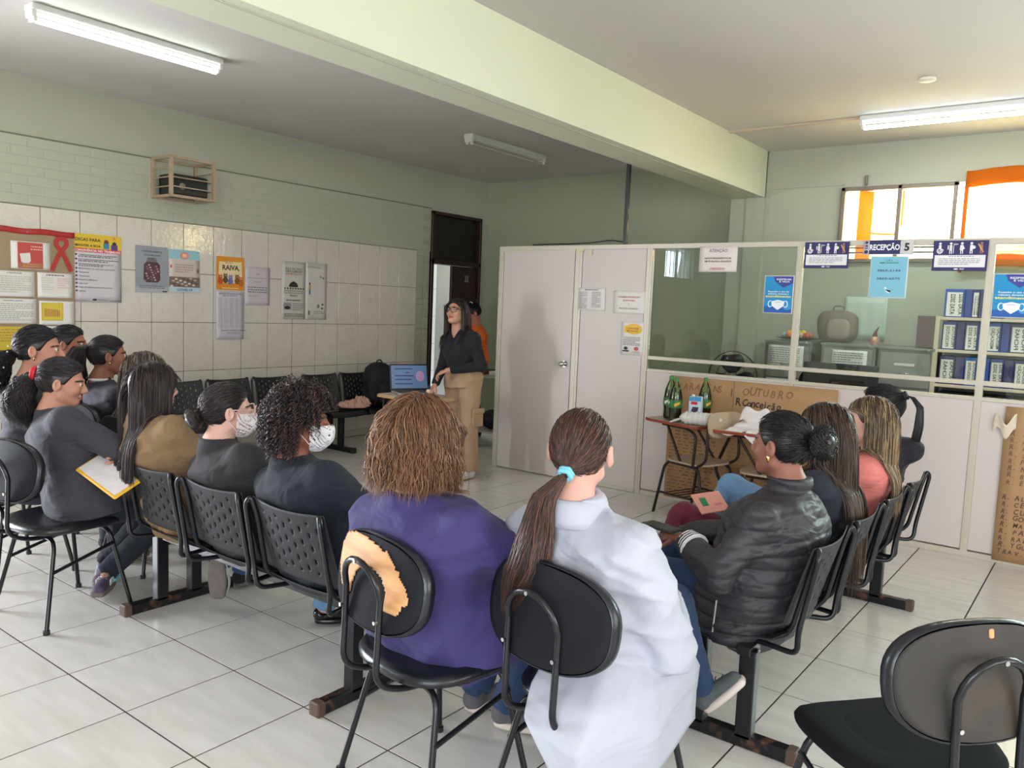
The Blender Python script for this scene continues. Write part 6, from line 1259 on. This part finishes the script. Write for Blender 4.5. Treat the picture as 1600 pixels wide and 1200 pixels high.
# 7 red hair tie
p = Person('woman with red hair tie and folded arms in a charcoal sweater', -3.98, 1.82, -8, (-4.15, 1.80, 1.09), hyaw=-34, hpitch=-8, hs=1.0, sw=.19, bulk=1.12, skin=(206, 140, 112))
p.arms(((-.25, .12, .76), (.17, .17, .75)), ((.26, .14, .76), (-.02, .28, .76))); p.legs(((-.02, .42, .50), (-.30, .19, .10), (-.10, .09, .03)), ((.14, .44, .50), (-.14, .15, .10), (.06, .02, .03)))
p.handcfg = {-1: dict(d=p.rt*.55-p.fw*.8-p.up*.1, n=p.rt+p.fw*.3, curl=.35)}
p.skinmesh(lip=(168, 90, 84)); p.top('charcoal_sweater', F_CHAR, sleeve=(.066, .062, .05), amp=.012, infl=.018, collar=.03, zlo=.42); p.pants('dark_trousers', F_DK)
for k in (-1, 1): p.shoe(k, SHP, SOLEG, L=.265, stripe=WS, sock=TURQ if k == 1 else None, label='plum running shoe with white stripes and turquoise trim')
for k in (-1, 1):
    h_, kn_, an_, to_ = p.leg[k]; f_ = nz((to_-an_)*np.array((1, 1, 0))); r_ = np.cross(f_, (0, 0, 1)); hl_ = an_-p.up*.062-f_*.045; B_ = MB()
    for sd in (-1, 1): B_.tube([tuple(hl_+r_*sd*.037+f_*y_+p.up*z_) for y_, z_ in ((-.008, .012), (.02, .03), (.05, .012), (.08, .022))], .010, 6)
    B_.build('turquoise_trim', TURQ, p.root)
T = (.0, -.130, .03); hd = p.hd; p.hair('pony', (40, 34, 36), n=1200, tie=T, tail=[hd+p.W(-.105, -.14, .0), hd+p.W(-.115, -.16, -.08), hd+p.W(-.10, -.17, -.16), hd+p.W(-.09, -.17, -.23)], tails=.042, rad=.0016, wave=.5, frizz=.004, hl=(80, 66, 62), hlf=.1); p.tie_band(T, (206, 30, 44), .027, label='bright red hair tie')
r = thing('folder', 'white folder with yellow rim on the lap of the red-hair-tie woman', 'folder', (-3.70, 1.80, .695)); r.rotation_euler = (math.radians(30), math.radians(15), math.radians(4)); B_ = MB(); B_.box((0, 0, 0), (.34, .14, .014), bev=.006); B_.build('cover', mat('folder_yellow', rgb(232, 176, 40), .35), r); B_ = MB(); B_.box((0, .0, .008), (.31, .115, .004)); B_.build('white_front', mat('folder_white_glossy', rgb(222, 214, 216), .25, bump=.5, bscale=20), r)
# 8 long straight hair, camel knit
p = Person('woman with long dark straight hair in a camel knit sweater', -3.50, 2.10, 2, (-3.655, 2.0, 1.10), hyaw=-4, sw=.18, bulk=1.05, skin=(222, 170, 150))
p.arms(); p.legs(((-.10, .43, .50), (-.12, .38, .09)), ((.18, .42, .47), (.04, .14, .24), (.015, .175, .11))); p.skinmesh(eyes=False); p.top('camel_sweater', F_BRWN, amp=.04, infl=.024, collar=.05, b=1.05); p.pants('jeans', F_JEANM)
p.shoe(1, SHB, SOLEG, pitch=-1.2, sock=WS, label='black canvas shoe with white lines, worn sole turned to the camera'); p.shoe(-1, SHB, SOLEG)
h_, kn_, an_, to_ = p.leg[1]; B_ = MB(); H_ = nz((to_-an_)*np.array((1, 1, 0))); A_ = nz(H_*math.cos(-1.2)+np.array((0, 0, 1))*math.sin(-1.2)); R_ = nz(np.cross(A_, (0, 0, 1))); U_ = np.cross(R_, A_)
for o_ in (-.035, -.052): B_.tube([tuple(an_-U_*.062-A_*.045+A_*(.105+.115*math.cos(a))+R_*.047*math.sin(a)+U_*(.02+(o_+.035))) for a in np.linspace(0, 2*PI, 28, endpoint=False)], .0035, 5, closed=True)
B_.build('white_lines', WS, p.root)
p.hair('loose', (52, 40, 42), n=1700, L=.50, rad=.0016, vol=.004, hl=(86, 66, 64), hlf=.15, frizz=.0004)
# 9 bun, glasses, mask
p = Person('woman with low dark bun, pale glasses and face mask in dark grey', -2.99, 2.12, -2, (-3.09, 2.03, 1.05), hyaw=-24, sw=.19, bulk=1.16, skin=(232, 176, 156))
p.arms(); p.legs(((-.12, .44, .50), (-.12, .46, .09)), ((.11, .44, .50), (.05, .33, .085), (.17, .50, .03))); p.skinmesh(res=.0045); p.top('dark_grey_jacket', F_DGRY, sleeve=(.068, .062, .05), infl=.022, amp=.010, collar=.05); p.pants('light_jeans', F_JEANL)
p.shoe(1, FLAT, FLAT, flat=True, label='patent black ballet flat'); p.shoe(-1, FLAT, FLAT, flat=True)
p.hair('bun', (44, 34, 36), n=1300, tie=(-.01, -.115, -.025), bunr=.050, frizz=.0006, rad=.0017, hl=(80, 62, 60), hlf=.1); p.glasses((222, 178, 170), .003); p.mask((240, 226, 228))
# 10 curly hair, mask
p = Person('woman with short dark curls and white face mask in navy top', -2.50, 2.12, -2, (-2.58, 2.03, 1.06), hyaw=-34, sw=.19, bulk=1.18, skin=(160, 92, 66))
p.arms(((-.24, .05, .70), (-.08, .28, .62)), ((.22, .05, .70), (.08, .28, .62))); p.legs(((-.12, .42, .50), (-.12, .40, .09)), ((.12, .42, .50), (.12, .22, .09), (.20, .36, .03)))
p.skinmesh(eyes=False); p.top('navy_top', F_NAVY, sleeve=(.07, .064, .05), infl=.022, amp=.010, collar=.03); p.pants('navy_trousers', F_DK); p.shoe(1, SHB, SOLEG); p.shoe(-1, SHB, SOLEG)
p.hair('curly', (44, 30, 32), n=1700, L=.11, rad=.0022, vol=.012, hl=(82, 52, 50), hlf=.2); p.mask()
# 11 profile woman with clips
p = Person('woman in profile with beaded dark hair and grey sweater at the left edge', -4.72, 1.88, -16, (-4.72, 1.93, 1.215), hyaw=-38, hs=1.08, sw=.175, bulk=1.05, skin=(200, 134, 108))
p.arms(); p.legs(); p.skinmesh(); p.top('grey_sweater', F_CHAR, infl=.02, collar=.03, seed=2); p.pants('dark_trousers', F_DK); p.shoe(1, SHB, SOLEG); p.shoe(-1, SHB, SOLEG)
T = (.0, -.11, -.01); hd = p.hd; p.hair('pony', (30, 24, 28), n=900, tie=T, tail=[hd+p.W(-.03, -.19, -.06), hd+p.W(-.05, -.22, -.14), hd+p.W(-.05, -.21, -.24)], tails=.045, rad=.0017, wave=.5, frizz=.004); p.earring(1)
B_ = MB()
for i in range(10): c = hd+p.W(-.03+.03*math.sin(i*2), -.15-.01*i*.6, .02-.028*i); B_.ball(tuple(c+p.rt*.035), .0045, 6, 5)
B_.build('hair_beads', mat('pearl', rgb(226, 222, 226), .2), p.root)
B_ = MB(); B_.tube([tuple(p.nk+p.rt*.070*math.cos(a)+p.fw*.066*math.sin(a)+p.up*.014) for a in np.linspace(0, 2*PI, 24, endpoint=False)], .012, 6, closed=True); B_.build('collar_band', ink((56, 40, 120)), p.root, label='violet collar')
# 12 behind her
p = Person('woman with slicked-back black hair behind the beaded-hair woman', -5.42, 2.46, -20, (-5.38, 2.38, 1.20), hyaw=-44, hs=1.0, sw=.16, skin=(176, 108, 82))
p.arms(); p.legs(); p.skinmesh(); p.top('grey_top', F_DGRY, seed=4); p.pants('dark_trousers', F_DK); T = (0, -.11, .03); hd = p.hd; p.hair('bun', (26, 22, 24), n=600, tie=T, bunr=.035, rad=.0018)
# 13 ponytail with pearl pin, grey vest
p = Person('woman with dark high ponytail in grey top with white collar', -4.93, 2.54, -8, (-4.95, 2.42, 1.155), hyaw=-22, hs=1.0, sw=.17, skin=(160, 98, 72))
p.arms(); p.legs(); p.skinmesh(); p.top('grey_vest_top', F_CHAR, seed=6, infl=.016); p.pants('dark_trousers', F_DK); T = (0, -.10, .06); hd = p.hd; p.hair('pony', (34, 26, 28), n=900, tie=T, tail=[hd+p.W(-.02, -.16, .05), hd+p.W(-.03, -.19, -.04), hd+p.W(-.04, -.18, -.14), hd+p.W(-.04, -.16, -.22)], tails=.040, rad=.0017); p.earring(1)
B_ = MB(); B_.ball(tuple(p.Hp((.04, -.09, .07))), .007); B_.build('pearl_pin', mat('pearl', (1, 1, 1)), p.root)
B_ = MB(); B_.tube([tuple(p.nk+p.rt*.068*math.cos(a)+p.fw*.062*math.sin(a)+p.up*.012) for a in np.linspace(0, 2*PI, 24, endpoint=False)], .010, 6, closed=True); B_.build('collar_band', WS, p.root, label='white collar')
# 14 pale highlights, mostly hidden
p = Person('woman with grey-brown streaked hair half hidden by the camel sweater woman', -4.35, 2.42, 0, (-4.36, 2.34, 1.10), hyaw=-10, hs=1.0, sw=.165, skin=(200, 140, 116))
p.arms(); p.legs(); p.skinmesh(eyes=False); p.top('brown_top', fabric('dark_brown_knit', (82, 56, 48))); p.pants('dark_trousers', F_DK); p.hair('loose', (78, 66, 60), n=1100, L=.40, rad=.0018, hl=(160, 140, 120), hlf=.25)
# 15 presenter, standing
p = Person('presenter standing in black sweater, khaki cargo trousers and dark glasses', -4.66, 5.44, 176, (-4.70, 5.36, 1.492), hyaw=188, hpitch=10, hs=.98, sw=.165, bulk=.95, z0=.90, skin=(206, 146, 120), stand=True)
p.o[2] = 0
p.arms(((-.235, .02, 1.03), (-.04, .24, .985)), ((.215, .05, 1.02), (.14, .22, .83)))
p.handcfg = {-1: dict(d=p.rt*.8+p.fw*.35-p.up*.35, n=p.up*.9+p.fw*.3, curl=.7), 1: dict(d=p.fw*.7-p.up*.6, n=p.up+p.fw*.4, curl=.8)}
p.leg = {k: (p.hip+p.rt*k*.085, p.W(k*.095, .02, .49), p.W(k*.10, -.02, .09), p.W(k*.12, .16, .03)) for k in (-1, 1)}
p.skinmesh(res=.004, lip=(170, 84, 80)); pr = [(-.12, .155, .115, 0), (0, .16, .12, 0), (.25, .135, .105, 0), (.6, .155, .125, .01), (.82, .155, .10, 0), (.93, .12, .075, 0), (1.0, .06, .055, 0)]
def vneck(P, d): c_ = capd(P, p.nk+p.fw*.11-p.up*.08, p.nk+p.fw*.02+p.up*.05, .022, .07); return np.maximum(d, -c_)
p.top('black_sweater', F_BLK, prof=pr, sleeve=(.056, .050, .040), cuff=.16, amp=.008, infl=.006, extra=vneck, zlo=.86, res=.009); p.bulk = 1.1; p.pants('cargo_trousers', F_KHAKI, r=(.105, .085, .078), amp=.016)
for k in (-1, 1): B_ = MB(); c = p.W(k*.19, .0, .56); B_.T = Matrix(np.column_stack([p.R, c]).tolist()+[[0, 0, 0, 1]]); B_.box((0, 0, 0), (.02, .13, .15), bev=.006); B_.box((k*.008, 0, .065), (.02, .14, .05), bev=.006); B_.build('cargo_pocket', F_KHAKI, p.root)
p.shoe(1, WS, SOLEW); p.shoe(-1, WS, SOLEW)
p.hair('loose', (40, 28, 26), n=1200, L=.42, rad=.0016, hl=(96, 70, 56), hlf=.15, vol=-.001); p.glasses((30, 26, 30), .0026, .027, .023); p.earring(-1, r=.006)
r = thing('clicker', 'small pale round clicker in the presenter\'s lower hand', 'clicker', tuple(p.o+p.arm[1][2]+p.fw*.07-p.up*.045)); B_ = MB(); B_.ball((0, 0, 0), (.026, .026, .022), 14, 9); B_.build('ball', ink((226, 190, 170)), r)
B_ = MB(); B_.cyl((0, 0, .0), (0, 0, .05), .013); B_.build('handle', M_PLAST, r)
# 16 person in orange behind
p = Person('woman in orange top bowing her head behind the presenter', -6.02, 7.22, 150, (-5.97, 7.08, 1.462), hyaw=150, hpitch=-32, hs=.98, sw=.175, bulk=1.05, z0=.90, skin=(190, 112, 84), stand=True)
p.arms(((-.24, .06, 1.05), (-.05, .28, 1.0)), ((.24, .06, 1.05), (.05, .28, 1.0))); p.leg = {k: (p.hip+p.rt*k*.085, p.W(k*.095, .02, .49), p.W(k*.10, -.02, .09), p.W(k*.12, .16, .03)) for k in (-1, 1)}
p.skinmesh(); p.top('orange_top', F_OR, zlo=.84); p.pants('dark_jeans', F_JEAN); p.shoe(1, SHB, SOLEG); p.shoe(-1, SHB, SOLEG); T = (0, -.08, .09); p.hair('bun', (24, 20, 24), n=700, tie=T, bunr=.04, rad=.0018)
B_ = MB(); B_.tube([tuple(p.Hp(q)) for q in ((-.05, -.05, .115), (0, -.05, .128), (.05, -.05, .115))], .006, 6); B_.build('headband', WS, p.root)
# notebook on the lap between the two front women
r = thing('blue_notebook', 'dark blue notebook and papers on the lap of the woman in purple', 'notebook', (-1.50, 2.20, .665)); r.rotation_euler = (math.radians(8), 0, math.radians(30)); B_ = MB(); B_.box((0, 0, .012), (.20, .28, .012), bev=.003); B_.build('cover', ink((30, 66, 110)), r); B_ = MB(); B_.box((.02, -.02, .0), (.20, .28, .010)); B_.build('pages', M_PAPER, r)
